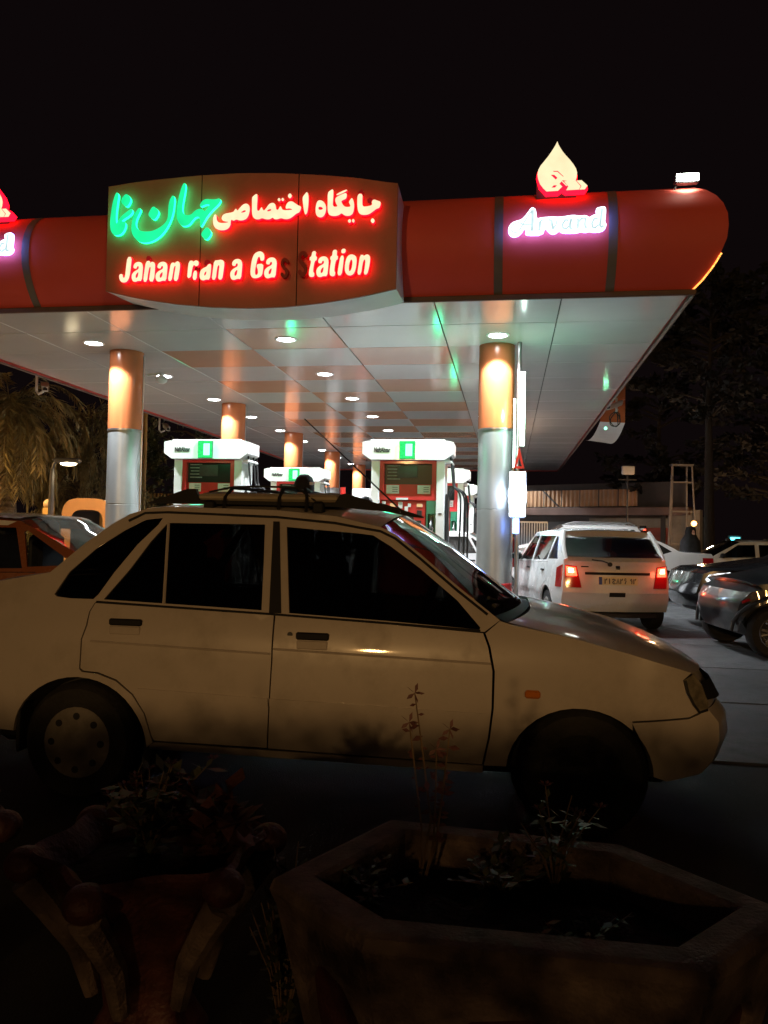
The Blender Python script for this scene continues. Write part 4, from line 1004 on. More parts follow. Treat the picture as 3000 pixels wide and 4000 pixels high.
hero.loft('rear_window', [(-.215, 1.083, -.33, 1.075), (-.06, 1.23, -.17, 1.24), (.058, 1.324, -.04, 1.335), (.143, 1.378, .07, 1.39)], 'darkglass')
hero.loft('roof', [(.143, 1.378, .07, 1.39), (.226, 1.408, .18, 1.43), (.347, 1.42, .33, 1.45), (.9, 1.41, .9, 1.462), (1.2, 1.385, 1.22, 1.448), (1.313, 1.36, 1.36, 1.43), (1.42, 1.337, 1.47, 1.405)], p=3)
hero.loft('windshield', [(1.42, 1.337, 1.47, 1.405), (1.494, 1.304, 1.57, 1.345), (1.615, 1.215, 1.71, 1.25), (1.791, 1.076, 1.90, 1.10), (1.96, .95, 2.09, .965)], 'screenglass', p=2.2)
hero.loft('cowl', [(1.96, .95, 2.09, .965), (2.02, .924, 2.13, .955)], 'blackplastic', p=2.2)
hero.loft('hood', [(2.02, .924, 2.13, .957), (2.28, .873, 2.34, .918), (2.537, .811, 2.60, .855), (2.738, .754, 2.80, .785), (2.80, .735, 2.90, .735)], p=5)
hero.loft('front_panel', [(2.80, .735, 2.90, .735), (2.85, .66, 2.95, .66), (2.872, .585, 2.99, .585)], p=3)
hero.loft('front_bumper', [(2.872, .582, 3.0, .58), (2.925, .52, 3.05, .52), (2.928, .44, 3.06, .44), (2.90, .35, 3.02, .35), (2.85, .30, 2.95, .28)], p=3)
MB().box((1.1, 0, .46), (3.3, 1.16, .50), 0, .03).build('underbody', 'rubber', hero.root)
for x, rw_ in ((0, .335), (2.335, .296)):
    for sg in (-1, 1): MB().lathe([(rw_, .52 * sg), (rw_, .67 * sg)], (x, 0, .285), 24, 'y').build('wheel_well', 'rubber', hero.root)
for x in (0.0, 2.345):
    for sg in (-1, 1): hero.wheel(x, sg * .695, .283, .17, 'hub' if x < 1 else 'shaded_rim')  # front rims coloured black to stand in for shade under the arch
for sg in (-1, 1): MB().box((-.305, sg * .70, .33), (.02, .17, .22), 0, .006).build('mudflap', 'rubber', hero.root)
for (x0_, z0_, x1_, z1_), par in (((.147, .845, .31, .878), rd), ((1.066, .814, 1.218, .849), fd)):
    for sg, pr in zip((-1, 1), par):
        h = MB().box(((x0_ + x1_) / 2, sg * (hero.W(x0_, z0_) + .002), (z0_ + z1_) / 2), (x1_ - x0_, .016, z1_ - z0_), 0, .006).build('door_handle', 'blackplastic', pr)
        MB().box(((x0_ + x1_) / 2, sg * (hero.W(x0_, z0_ - .04) - .004), z0_ - .022), (x1_ - x0_ - .01, .012, .04), 0, .004).build('handle_recess', 'white_car', h)
for sg, pr in zip((-1, 1), fd): MB().lathe([(.0001, .004), (.011, .004), (.013, 0)], (1.035, sg * (hero.W(1.03, .83) + .0 * sg), .835), 12, 'y').build('lock', 'darkmetal', pr)
for nm, par, a, b in (('side_moulding', rd, (.315, .560, .945, .545), (.335, .524, .947, .497)), ('side_moulding', fd, (.953, .545, 1.945, .530), (.955, .496, 1.938, .482))):
    for sg, pr in zip((-1, 1), par):
        hero.side(nm, [(a[0], a[1]), (b[0], b[1] + .012), (b[2], b[3] + .012), (a[2], a[3])], off=.009, sides=(sg,), parent=pr, thick=.014, step=.1)
for par, x0_, x1_ in ((rd, .06, .948), (fd, .962, 1.95)):
    for sg, pr in zip((-1, 1), par): MB().tube([(x0_, sg * (hero.W(x0_, .765) + .0005), .768), (x1_, sg * (hero.W(x1_, .75) + .0005), .745)], .006, 6).build('body_crease', 'white_car', pr, True)
for sg, pr in zip((-1, 1), fen): MB().box((2.13, sg * (hero.W(2.13, .62) + .002), .623), (.066, .02, .036), 0, .008).build('side_indicator', 'amber', pr)
for sg in (-1, 1):
    gut = [(.15, 1.345), (.226, 1.385), (.347, 1.391), (.9, 1.376), (1.2, 1.352), (1.313, 1.333), (1.421, 1.317), (1.494, 1.284), (1.615, 1.195), (1.791, 1.056), (1.93, .955)]
    MB().tube([(x, sg * (hero.W(x, z) + .003), z) for x, z in gut], .0065, 6).build('drip_rail', 'rubber', hero.root, True)
    MB().add([(x, sg * (hero.W(x, z) + .003), z) for x, z in ((.893, 1.355), (.925, 1.355), (.984, .928), (.925, .928))], [(0, 1, 2, 3), (3, 2, 1, 0)]).build('pillar_trim', 'blackplastic', hero.root)
    MB().tube([(.358, sg * (hero.W(.36, 1.33) - .006), 1.335), (.401, sg * (hero.W(.4, .95) - .006), .952)], .008, 6).build('window_divider', 'white_car', hero.root)
    MB().tube([(x, sg * (hero.W(x, z) + .001), z) for x, z in ((.06, .95), (.95, .922), (1.467, .902), (1.9, .884))], .006, 6).build('belt_seal', 'rubber', hero.root)
for x_, y_ in ((1.02, -.36), (1.02, .36)):
    st = MB(); st.box((x_ + .22, y_, .60), (.5, .46, .18), 0, .05); st.box((x_ - .06, y_, .88), (.14, .46, .58), 0, .05); st.box((x_ - .09, y_, 1.24), (.09, .25, .17), 0, .03); st.build('seat', 'seat', hero.root)
st = MB(); st.box((.42, 0, .60), (.5, 1.2, .18), 0, .05); st.box((.14, 0, .86), (.14, 1.2, .55), 0, .05)
st.build('rear_bench', 'seat', hero.root)
for y_ in (-.33, .33): MB().box((.10, y_, 1.17), (.09, .25, .14), 0, .03).build('headrest', 'seat', hero.root)
MB().box((1.80, 0, .84), (.40, 1.30, .20), 0, .06).build('dashboard', 'seat', hero.root)
MB().tube([(1.56 + .06 * sin(k * pi / 8), .36 + .17 * cos(k * pi / 8), .92 + .16 * sin(k * pi / 8)) for k in range(17)], .014, 6).build('steering_wheel', 'blackplastic', hero.root, True)
# wipers, washer jets, antenna
mb = MB(); mb.tube([(2.06, -.10, .985), (1.985, -.42, .985), (1.93, -.62, 1.02)], .008, 6); mb.tube([(2.075, -.1, .97), (1.99, -.45, .972), (1.955, -.64, .985)], .012, 6); mb.build('wiper', 'rubber', hero.root, True)
MB().box((2.24, -.25, .918), (.03, .03, .014), 0, .005).build('washer_jet', 'rubber', hero.root)
def hloc(p):
    d = p - Vector((-1.32, 4.55, 0)); return Vector((d.x * cos(YAW) - d.y * sin(YAW), d.x * sin(YAW) + d.y * cos(YAW), d.z))
ab, at_ = hloc(at(872, 1108, 5.05)), hloc(at(658, 905, 5.0))
MB().tube([ab, ab.lerp(at_, .5), at_], [.0065, .005, .004], 6).build('antenna', 'darkmetal', hero.root)
hero.loft('front_grille', [(2.845, .70, 2.925, .70), (2.872, .62, 2.972, .62)], 'blackplastic', p=8, off=0)
MB().box((-.80, 0, .72), (.02, .5, .12)).build('number_plate', 'plate', hero.root)

# roof rack with a wrapped load: rests on the car
hx = Matrix.Rotation(-YAW, 4, 'Z')
rk = empty('roof_rack', (-1.32, 4.55, 0), -YAW, 'black roof rack with pointed ends clamped on the near sedan', 'roof rack')
for sg in (-1, 1):
    out = [(.20, 1.436), (.42, 1.512), (.465, 1.512), (.485, 1.458), (1.18, 1.450), (1.205, 1.492), (1.235, 1.498), (1.50, 1.418), (1.50, 1.408), (1.18, 1.432), (.48, 1.438)]
    o = plate_mb(out, depth=.03, y0=sg * .53 - .015, side_mi=0).build('side_rail', 'blackplastic', rk)
    for x in (.545, 1.10):
        MB().box((x, sg * .545, 1.425), (.055, .05, .065), 0, .012).build('clamp_foot', 'blackplastic', o)
for x in (.545, 1.10): MB().box((x, 0, 1.441), (.05, 1.0, .02), 0, .006).build('cross_bar', 'blackplastic', rk)
ld = empty('roof_load', (-1.32, 4.55, 0), -YAW, 'flat tan wrapped load strapped on the roof rack', 'load')
mb = MB(); nx, ny = 22, 10; vs = []
for i in range(nx + 1):
    for j in range(ny + 1):
        x = .46 + .74 * i / nx; y = -.50 + 1.0 * j / ny
        e = min(i, nx - i, j * 1.3, (ny - j) * 1.3); h = .035 * min(1, e / 1.6) ** .5
        vs.append((x, y, 1.482 + .7 * h + .006 * sin(9 * x) * cos(6 * y) + random.uniform(-.002, .002)))
c = ny + 1
fs = [(i * c + j, (i + 1) * c + j, (i + 1) * c + j + 1, i * c + j + 1) for i in range(nx) for j in range(ny)]
mb.add(vs, fs); mb.box((.835, 0, 1.472), (.715, 1.08, .036), 0, .012); mb.build('bundle', 'load', ld, True)
for x, k in ((.62, .10), (.90, .03), (1.04, -.12)):
    MB().tube([(x, -.56, 1.40), (x, -.545, 1.47), (x + k * .2, -.49, 1.523), (x + k, 0, 1.53), (x + k * 1.6, .49, 1.523), (x + k * 1.6, .56, 1.42)], .009, 6).build('strap', 'blackplastic', ld, True)
MB().tube([(.52, -.50, 1.50), (.66, -.53, 1.525), (.80, -.50, 1.53), (.98, -.52, 1.525), (1.08, -.54, 1.46)], .005, 6).build('cord', 'rubber', ld, True)

# ---------------------------------------------------------------- other cars
def gcar(name, loc, heading, label, paint, wb=2.4, fo=.75, ro=.65, H=1.42, zs=.27, br=.92, bf=.87, zh=.70, xA=1.95, xAt=1.35, xCt=.35, xCb=-.25, deck=1.0, r=.29, w=.80, glass='glass', rim='hub', hatch=False, xq=.02, mould=None, seats=False, rails=False, bulge=.0):
    zr = H - .06
    tum = .34 if hatch else .27
    wz = ([.15, zs, .45, .62, (br + bf) / 2, zr, H], [w * .92, w * .955, w, w, w * .955, w * .955 - tum * (zr - br), w * .955 - tum * (zr - br) - .06])
    c = Car(name, loc, heading, label, wz, (wb + .15, wb + fo, .17, -.22, -ro, .09), paint, glass)
    ra = r * 1.2; ra2 = ra + .05; xB = xA - .98 if not hatch else xA - .92; xF = xA - .04
    bl_ = lambda x: br + (bf - br) * max(0, min(1, (x - xCb) / (xA - xCb)))
    def arc(cx, rad, a0, a1, n=12): return [(cx + rad * cos(radians(a0 + (a1 - a0) * k / n)), r + rad * sin(radians(a0 + (a1 - a0) * k / n))) for k in range(n + 1)]
    lo = math.degrees(math.asin((zs - r) / ra)); lo2 = math.degrees(math.asin((zs - r) / ra2))
    aq = math.degrees(math.acos(max(-1, min(1, xq / ra2))))
    rear = [(-ro + .10, zs + .02), (-ro + .04, zs + .12), (-ro, .55), (-ro + .01, .72)]
    if hatch: rear += [(-ro + .03, br - .05), (-ro + .06, br + .03)]; rtop = [(-ro + .06 + (xCt + ro - .06) * k / 4, br + .03 + (zr - br - .03) * (k / 4)) for k in range(1, 5)]
    else: rear += [(-ro + .03, deck - .07), (-ro + .07, deck - .015)]; rtop = [(xCb - .12, deck + .005), (xCb, deck + .02)] + [(xCb + (xCt - xCb) * k / 4, deck + .02 + (zr - deck - .02) * (k / 4) ** .85) for k in range(1, 5)]
    top = [(xCt + (xAt - xCt) * k / 5, zr + .025 * sin(pi * k / 5)) for k in range(1, 5)] + [(xAt + (xA + .05 - xAt) * k / 4, zr + (bf + .06 - zr) * (k / 4) ** 1.08) for k in range(5)]
    body = [(xF, bl_(xF) + .004), (xB, bl_(xB) + .004), (xq, bl_(xq) + .004), (xq, r + ra2 * sin(radians(aq)))] + arc(0, ra2, aq, lo2, 8)[1:] + arc(0, ra, lo, 180 - lo) + rear + rtop + top
    gA = lambda z: xA + .05 - (z - bf - .06) / (zr - bf - .06) * (xA + .05 - xAt)
    fgl = [(xB + .045, bl_(xB) + .03), (gA(bf + .06) - .13, bl_(xF) + .03), (gA(zr - .07) - .08, zr - .065), (xB + .045, zr - .055)]
    if hatch:
        gC = lambda z: -ro + .06 + (xCt + ro - .06) * (z - br - .03) / (zr - br - .03)
        rgl = [(xB - .045, zr - .055), (xCt + .10 + .12, zr - .055), (xq + .13, bl_(xq) + .03), (xB - .045, bl_(xB) + .03)]
        qgl = [(xCt + .155, zr - .06), (gC(zr - .06) + .12, zr - .065), (gC(br + .05) + .14, br + .05), (xq + .055, br + .04)]
    else:
        gC = lambda z: xCb + (xCt - xCb) * (max(0, (z - deck - .02) / (zr - deck - .02))) ** 1.18
        rgl = [(xB - .045, zr - .055), (gC(zr - .06) + .16, zr - .055), (xq + .12, bl_(xq) + .03), (xB - .045, bl_(xB) + .03)]
        qgl = [(gC(zr - .08) + .10, zr - .075), (gC(deck + .06) + .10, max(br, deck - .04) + .06), (xq + .05, br + .035), (xq + .08, br + .035), (gC(zr - .08) + .125, zr - .085)]
    c.side('body_side', body, [fgl, rgl, qgl])
    for nm, g in (('front_door_glass', fgl), ('rear_door_glass', rgl), ('quarter_window', qgl)): c.side(nm, g, mat=glass, off=-.012, step=.2, thick=0)
    g_ = .006
    rdo = [(xq + g_, bl_(xq) - .002), (xq + g_, r + (ra2 + g_) * sin(radians(aq)))] + arc(0, ra2 + g_, aq, lo2, 8)[1:] + [(xB - g_ / 2, zs), (xB - g_ / 2, bl_(xB) - .002)]
    rdd = c.side('rear_door', rdo)
    fx = wb - ra - .10
    fdd = c.side('front_door', [(xB + g_ / 2, bl_(xB) - .002), (xB + g_ / 2, zs), (fx - .02, zs), (min(xF + .03, fx), .6), (xF, bl_(xF) - .002)])
    fr = [(wb + fo - .10, zs), (wb + fo - .03, zs + .12), (wb + fo, .52), (wb + fo - .02, .62), (wb + fo - .10, zh - .01)]
    he = [(wb + fo - .22, zh + .03), (wb + .2, zh + (bf - zh) * .45), (wb - .15, zh + (bf - zh) * .82), (xA + .05, bf + .058)]
    fen_ = c.side('front_fender', [(xF + g_, bl_(xF) - .002), (min(xF + .03, fx) + g_, .6), (fx - .02 + g_, zs)] + arc(wb, ra, 180 - lo, lo) + fr + he)
    rst = [(x, z, x - .10, z) for x, z in rear]
    c.rst = rst
    if hatch:
        c.loft('rear_bumper', rst[:3]); c.loft('tailgate', rst[2:], p=3)
        gt = [(x, z, x - .09 + .04 * k, z + .01 * k) for k, (x, z) in enumerate([rear[-1]] + rtop)]
        c.loft('rear_window_frame', gt, p=3)
        c.gt = gt
    else:
        c.loft('rear_bumper', rst[:3]); c.loft('rear_panel', rst[2:], p=3)
        c.loft('trunk_lid', [rst[-1]] + [(x, z, x - .06, z + .02) for x, z in rtop[:2]], p=4)
        c.loft('rear_window', [(x, z, x - .06 - .05 * (k < 3), z + .012 * k) for k, (x, z) in enumerate(rtop[1:])], glass)
    rl = [(rtop[-1][0], rtop[-1][1], rtop[-1][0] - .05, zr + .04)] + [(x, z, x, z + .045) for x, z in top[:4]] + [(xAt, zr, xAt + .06, zr + .045)]
    c.loft('roof', rl, p=3)
    c.loft('windshield', [(xAt, zr, xAt + .06, zr + .045)] + [(x, z, x + .08 + .012 * k, z + .03 - .006 * k) for k, (x, z) in enumerate(top[5:])], c.wg, p=2.2)
    hs = [(x, z, x + .07, z + .045) for x, z in he[::-1]] + [(fr[-1][0], fr[-1][1], fr[-1][0] + .10, fr[-1][1] + .01)]
    c.loft('hood', hs, p=4)
    fst = [(x, z, x + .11, z) for x, z in fr[::-1]]; c.fst = fst
    c.loft('front_bumper', [(fr[-1][0], fr[-1][1], fr[-1][0] + .10, fr[-1][1] + .01)] + fst[1:], p=3)
    MB().box((wb / 2, 0, .45), (wb + fo + ro - .5, w * 1.42, .46), 0, .03).build('underbody', 'rubber', c.root)
    for x in (0, wb):
        for sg in (-1, 1): c.wheel(x, sg * (w - .105), r, .18, rim)
    for par, x in ((rdd, xq + .22), (fdd, xB + .16)):
        for sg, pr in zip((-1, 1), par): MB().box((x, sg * (c.W(x, .80) + .008), (br + bf) / 2 - .10), (.15, .022, .03), 0, .008).build('door_handle', mould or 'blackplastic', pr)
    for sg, pr in zip((-1, 1), fdd):
        mr_ = MB().box((xA - .16, sg * (c.W(xA - .16, bf + .08) + .10), bf + .085), (.09, .17, .11), 0, .03).build('door_mirror', 'blackplastic', pr)
    for par, a, b in ((rdd, .30, xB - .01), (fdd, xB + .01, fx - .03)):
        for sg, pr in zip((-1, 1), par): c.side('side_moulding', [(a, .50), (b, .50), (b, .555), (a, .555)], off=.008, sides=(sg,), parent=pr, mat=mould or paint, thick=.012, step=.3)
    if seats:
        for x in (xB - .30, xB + .62):
            for y in (-.36, .36):
                st = MB(); st.box((x, y, .62), (.5, .48, .22), 0, .05); st.box((x - .28, y, .95), (.14, .46, .62), 0, .05); st.box((x - .30, y, 1.30), (.09, .24, .16), 0, .03); st.build('seat', 'seat', c.root)
        MB().box((wb / 2 - .1, 0, .72), (wb * .95, w * 1.5, .04)).build('cabin_floor', 'seat', c.root)
    if rails:
        for sg in (-1, 1): MB().tube([(xCt + .05, sg * w * .70, H - .01), (xCt + .2, sg * w * .72, H + .05), (xAt - .25, sg * w * .72, H + .05), (xAt - .05, sg * w * .70, H - .01)], .02, 6).build('roof_rail', 'metal', c.root, True)
    return c
def hd(deg): return radians(deg)

# white hatchback seen from behind
hb = gcar('hatchback_car', (3.19, 11.45, GZ), hd(92.5), 'white hatchback with lit tail lamps facing away beside the right column', 'white_car2', wb=2.345, fo=.62, ro=.58, H=1.44, br=.95, bf=.90, xCt=-.14, r=.28, w=.83, glass='tintglass', hatch=True, xq=.06, seats=True)
for sg in (-1, 1):
    hb.side('rear_lamp', [(-.545, .62), (-.42, .62), (-.40, .88), (-.525, .93)], mat='tail_off', off=.006, sides=(sg,), thick=.02)
    t = hb.end('tail_lamp', [(sg * .50, .62), (sg * .70, .62), (sg * .715, .75), (sg * .70, .93), (sg * .56, .91)][::sg], hb.rst, 'tail_off', .012, p=3)
    hb.end('lit_lens', [(sg * .56, .78), (sg * .695, .78), (sg * .695, .91), (sg * .575, .895)][::sg], hb.rst, 'tail_on', .02, parent=t, p=3)
    hb.end('bulb', [(sg * .60, .825), (sg * .67, .825), (sg * .67, .885), (sg * .61, .88)][::sg], hb.rst, 'tail_hot', .028, parent=t, p=3)
    q = hb.root.matrix_basis
    light('tail_light', 'POINT', 1.4 if sg > 0 else 2.2, (1, .12, .05), hb.root, (-.80, sg * .66, .85), size=.05)
hb.loft('rear_window', [(x + .02, z + .05 if k == 0 else z, xc - .012, zc + (.05 if k == 0 else 0)) for k, (x, z, xc, zc) in enumerate(hb.gt[:-1])], 'tintglass', p=3, off=.012)
for sg in (-1, 1):
    g = hb.gt; hb_p = [(g[k][0] - .004, sg * (hb.W(g[k][0], g[k][1]) - .03), g[k][1] + .012) for k in range(len(g))]
    MB().tube(hb_p, .035, 8).build('gate_pillar', 'white_car2', hb.root, True)
hb.end('garnish', [(-.45, .80), (.45, .80), (.45, .835), (-.45, .835)], hb.rst, 'blackplastic', .022)
np_ = hb.end('number_plate', [(-.27, .665), (.27, .665), (.27, .775), (-.27, .775)], hb.rst, 'plate', .014)
hb.end('plate_band', [(.225, .668), (.268, .668), (.268, .772), (.225, .772)], hb.rst, 'plateblue', .018, parent=np_, thick=.004)
glyph = {'2': [[(.2, 0), (.2, 1), (.35, .72), (.65, .72), (.8, 1)]], '1': [[(.5, 0), (.5, .6), (.4, 1)]], 'j': [[(.1, .8), (.5, .9), (.95, .75), (.4, .5), (.2, .25), (.4, 0), (.95, .05)], [(.52, .28), (.66, .28)]],
         '8': [[(.1, 0), (.5, 1), (.9, 0)]], '6': [[(.8, .92), (.4, 1), (.25, .7), (.75, .62), (.4, 0)]], '9': [[(.75, .75), (.5, .95), (.3, .75), (.5, .55), (.75, .7), (.7, 0)]], '3': [[(.15, 0), (.15, 1), (.3, .7), (.45, .95), (.6, .7), (.85, 1)]]}
x = .20
for ch in '21j826 93':
    if ch != ' ':
        wch = .055 if ch == 'j' else .042
        for s_ in glyph[ch]:
            P = [(-(-x + a * wch), .682 + b * .072) for a, b in s_]
            o = MB(); rb = ribbon(P, .012); V, T, B = cdt(rb); o.add([(hb.rst[3][2] - .034, v.x, v.y) for v in V], [(t[0], t[2], t[1]) for t in T] + [t for t in T]); o.build('plate_character', 'ink', np_)
        x -= wch + .009
    else: x -= .03
hb.end('bumper_recess', [(-.10, .50), (.12, .50), (.12, .56), (-.10, .56)], hb.rst, 'blackplastic', .008)
hb.end('badge', [(.40, .90), (.50, .90), (.50, .915), (.40, .915)], hb.rst, 'chrome', .012)
hb.end('badge', [(-.03, .865), (.03, .865), (.03, .925), (-.03, .925)], hb.rst, 'chrome', .012)
mb = MB(); mb.tube([(-.68, .12, .955), (-.66, .22, .99), (-.645, .36, 1.005)], .009, 6); mb.lathe([(.0001, 0), (.03, 0), (.03, .03)], (-.70, .12, .945), 12, 'x'); mb.build('rear_wiper', 'rubber', hb.root, True)
MB().box((-.60, .0, .24), (.06, 1.1, .05)).build('tow_beam', 'rubber', hb.root)

# white suv side on beyond the hatchback
sv = gcar('suv_car', (6.0, 20.4, GZ), hd(180 - 9), 'white suv with roof rails, only its upper half showing behind the white hatchback', 'white_car2', wb=2.55, fo=.85, ro=.85, H=1.66, zs=.35, br=1.10, bf=1.05, zh=.95, xA=2.05, xAt=1.35, xCt=-.45, xCb=-.7, deck=1.1, r=.34, w=.88, hatch=True, rails=True, rim='alloy')
sv.end('tail_lamp', [(-.80, 1.0), (-.66, 1.0), (-.66, 1.25), (-.80, 1.25)], sv.rst, 'tail_off', .01)
MB().box((-.62, 0, 1.56), (.10, .9, .05), 0, .02).build('rear_spoiler', 'white_car2', sv.root)
MB().box((-.68, .30, 1.55), (.03, .22, .035)).build('brake_lamp', 'tail_on', sv.root)
# white saloon with dark rear glass
sd = gcar('sedan_car', (6.08, 17.6, GZ), hd(180 - 4), 'white sedan seen from its rear quarter right of the white hatchback', 'white_car2', wb=2.65, fo=.85, ro=1.05, H=1.40, br=.95, bf=.90, zh=.75, xA=2.1, xAt=1.45, xCt=.30, xCb=-.30, deck=1.03, r=.30, w=.85)
for sg in (-1, 1):
    sd.side('tail_lamp', [(-1.02, .80), (-.78, .80), (-.78, .93), (-1.01, .93)], mat='tail_off', off=.006, sides=(sg,))
    sd.side('bumper_strip', [(-1.03, .70), (-.40, .70), (-.40, .73), (-1.03, .73)], mat='blackplastic', off=.006, sides=(sg,))
# black suv nose, headlamp glow stands in for a reflection
bk = gcar('suv_car', (8.10, 11.95, GZ), hd(180 - 3), 'black suv nose with headlamp reflection built as a glow at the right edge', 'dark_car', wb=2.65, fo=.88, ro=.9, H=1.56, zs=.33, br=1.02, bf=.97, zh=.83, xA=1.9, xAt=1.2, xCt=-.4, xCb=-.7, r=.36, w=.90, hatch=True, rim='alloy')
for sg in (-1, 1):
    h = bk.side('headlight', [(2.98, .76), (3.38, .68), (3.42, .74), (3.36, .81), (3.10, .85)], mat='head_glint', off=.008, sides=(sg,))[0]
    bk.side('fog_lamp', [(3.32, .50), (3.42, .50), (3.43, .60), (3.34, .62)], mat='head_off', off=.008, sides=(sg,))
    MB().tube([(2.65 + .50 * cos(radians(a)), sg * (bk.W(2.65 + .5 * cos(radians(a)), .7) + .005), .36 + .50 * sin(radians(a))) for a in range(0, 181, 15)], .03, 8).build('arch_flare', 'dark_car', bk.root, True)
    light('added_beam', 'SPOT', 60, (.9, .95, 1), bk.root, (3.55, sg * .62, .82), (radians(82), 0, radians(-90)), .06, radians(70), .6)  # added beam; this headlamp is not switched on
# dark grey car in front of it
gy = gcar('hatchback_car', (6.80, 9.35, GZ), hd(180 - 3), 'dark grey car with alloy wheel cut by the right photo edge', 'grey_car', wb=2.42, fo=.36, ro=.6, H=1.46, zs=.27, br=.95, bf=.90, zh=.74, xA=1.85, xAt=1.2, xCt=-.3, r=.29, w=.80, hatch=True, rim='alloy')
for sg in (-1, 1):
    gy.side('headlight', [(2.46, .72), (2.68, .62), (2.73, .66), (2.66, .735), (2.54, .765)], mat='head_off', off=.006, sides=(sg,))
    gy.side('side_indicator', [(2.68, .645), (2.745, .60), (2.75, .625), (2.70, .665)], mat='tail_off', off=.010, sides=(sg,))
    MB().tube([(2.42 + .40 * cos(radians(a)), sg * (gy.W(2.42 + .40 * cos(radians(a)), .55) + .003), .29 + .40 * sin(radians(a))) for a in range(0, 181, 15)], .022, 8).build('arch_flare', 'grey_car', gy.root, True)
# far white car at the right edge
fw = gcar('sedan_car', (10.0, 19.4, GZ), hd(180 - 6), 'far white car at the right edge beyond the black suv', 'white_car2', wb=2.6, fo=.8, ro=1.0, H=1.34, br=.92, bf=.87, xA=2.0, xAt=1.4, xCt=.35, r=.29, w=.83, glass='tintglass', seats=True)
# orange taxi at the left
tx = gcar('taxi_car', (-2.72, 7.15, 0), hd(180 - 5), 'orange taxi with white painted roof at the left edge behind the near sedan', 'taxi', wb=2.6, fo=.8, ro=1.0, H=1.415, br=.95, bf=.90, zh=.75, xA=2.1, xAt=1.45, xCt=.22, xCb=-.45, deck=.98, r=.29, w=.82, glass='seeglass', seats=True)
tx.loft('roof_skin', [(.24, 1.362, .19, 1.40), (.5, 1.375, .5, 1.42), (1.0, 1.378, 1.0, 1.425), (1.42, 1.362, 1.47, 1.402)], 'white_car2', p=3, off=.014)  # white roof paint over the orange body
tx.side('roof_edge', [(.32, 1.318), (1.42, 1.318), (1.44, 1.352), (1.2, 1.366), (.5, 1.366), (.25, 1.352)], mat='white_car2', off=.006, thick=.01)
# white car waiting between the pump rows, glimpsed between hoses and column
wc = gcar('sedan_car', (2.2, 17.1, GZ), hd(180 - 9), 'white car glimpsed between the pump hoses and the right column', 'white_car2', wb=2.5, fo=.8, ro=.95, H=1.40, xA=2.0, xAt=1.4, xCt=.3, r=.29, w=.82)
# ================================================================== people
def skin_body(name, J, E, root, parent, mat, loc=(0, 0, 0), sub=1):
    me = bpy.data.meshes.new(name); keys = list(J)
    me.from_pydata([J[k][0] for k in keys], [(keys.index(a), keys.index(b)) for a, b in E], [])
    o = bpy.data.objects.new(name, me); COL.objects.link(o)
    md = o.modifiers.new('skin', 'SKIN'); md.use_smooth_shade = True
    for i, k in enumerate(keys):
        r = J[k][1]; sv_ = me.skin_vertices[0].data[i]; sv_.radius = r if isinstance(r, tuple) else (r, r)
        sv_.use_root = (k == root)
    o.modifiers.new('sub', 'SUBSURF').levels = sub; o.modifiers['sub'].render_levels = sub
    bpy.context.view_layer.update()
    m2 = bpy.data.meshes.new_from_object(o.evaluated_get(bpy.context.evaluated_depsgraph_get()))
    bpy.data.objects.remove(o)
    m2.materials.clear(); m2.materials.append(M[mat]); m2.polygons.foreach_set('use_smooth', [True] * len(m2.polygons))
    b = bpy.data.objects.new(name, m2); link(b, parent); b.location = loc; return b
def head(parent, z, cap=None, scale=1.0):
    """head facing -y at height z (chin)"""
    mb = MB(); n, m = 20, 14; vs = []
    for i in range(m + 1):
        th = pi * i / m
        for k in range(n):
            a = 2 * pi * k / n; x = .076 * sin(th) * cos(a); y = .098 * sin(th) * sin(a); h = .125 * cos(th)
            if h < 0: x *= 1 + h * 2.2; y = y * (1 + h * 1.2) - .012 * (-h / .125)
            if y < -.05 and abs(x) < .022 and -.035 < h < .02: y -= .022 * (1 - abs(x) / .022)
            if y < -.05 and .02 < abs(x) < .05 and .0 < h < .03: y += .010
            vs.append((x * scale, y * scale, z + (.125 + h) * scale))
    fs = [(i * n + k, (i + 1) * n + k, (i + 1) * n + (k + 1) % n, i * n + (k + 1) % n) for i in range(m) for k in range(n)]
    h_ = mb.add(vs, fs).build('head', 'skin', parent, True)
    mb = MB()
    for s in (-1, 1): mb.ball((s * .076 * scale, .005, z + .12 * scale), .028 * scale, 8, 6, (.35, .8, 1.1))
    mb.build('ears', 'skin', h_, True)
    mb = MB()
    for s in (-1, 1): mb.ball((s * .030 * scale, -.083 * scale, z + .138 * scale), .011 * scale, 8, 6, (1.3, .6, .8))
    mb.build('eyes', 'hair', h_, True)
    MB().ball((0, -.085 * scale, z + .055 * scale), .02 * scale, 8, 6, (1.2, .4, .3)).build('mouth', 'flower', h_, True)
    return h_
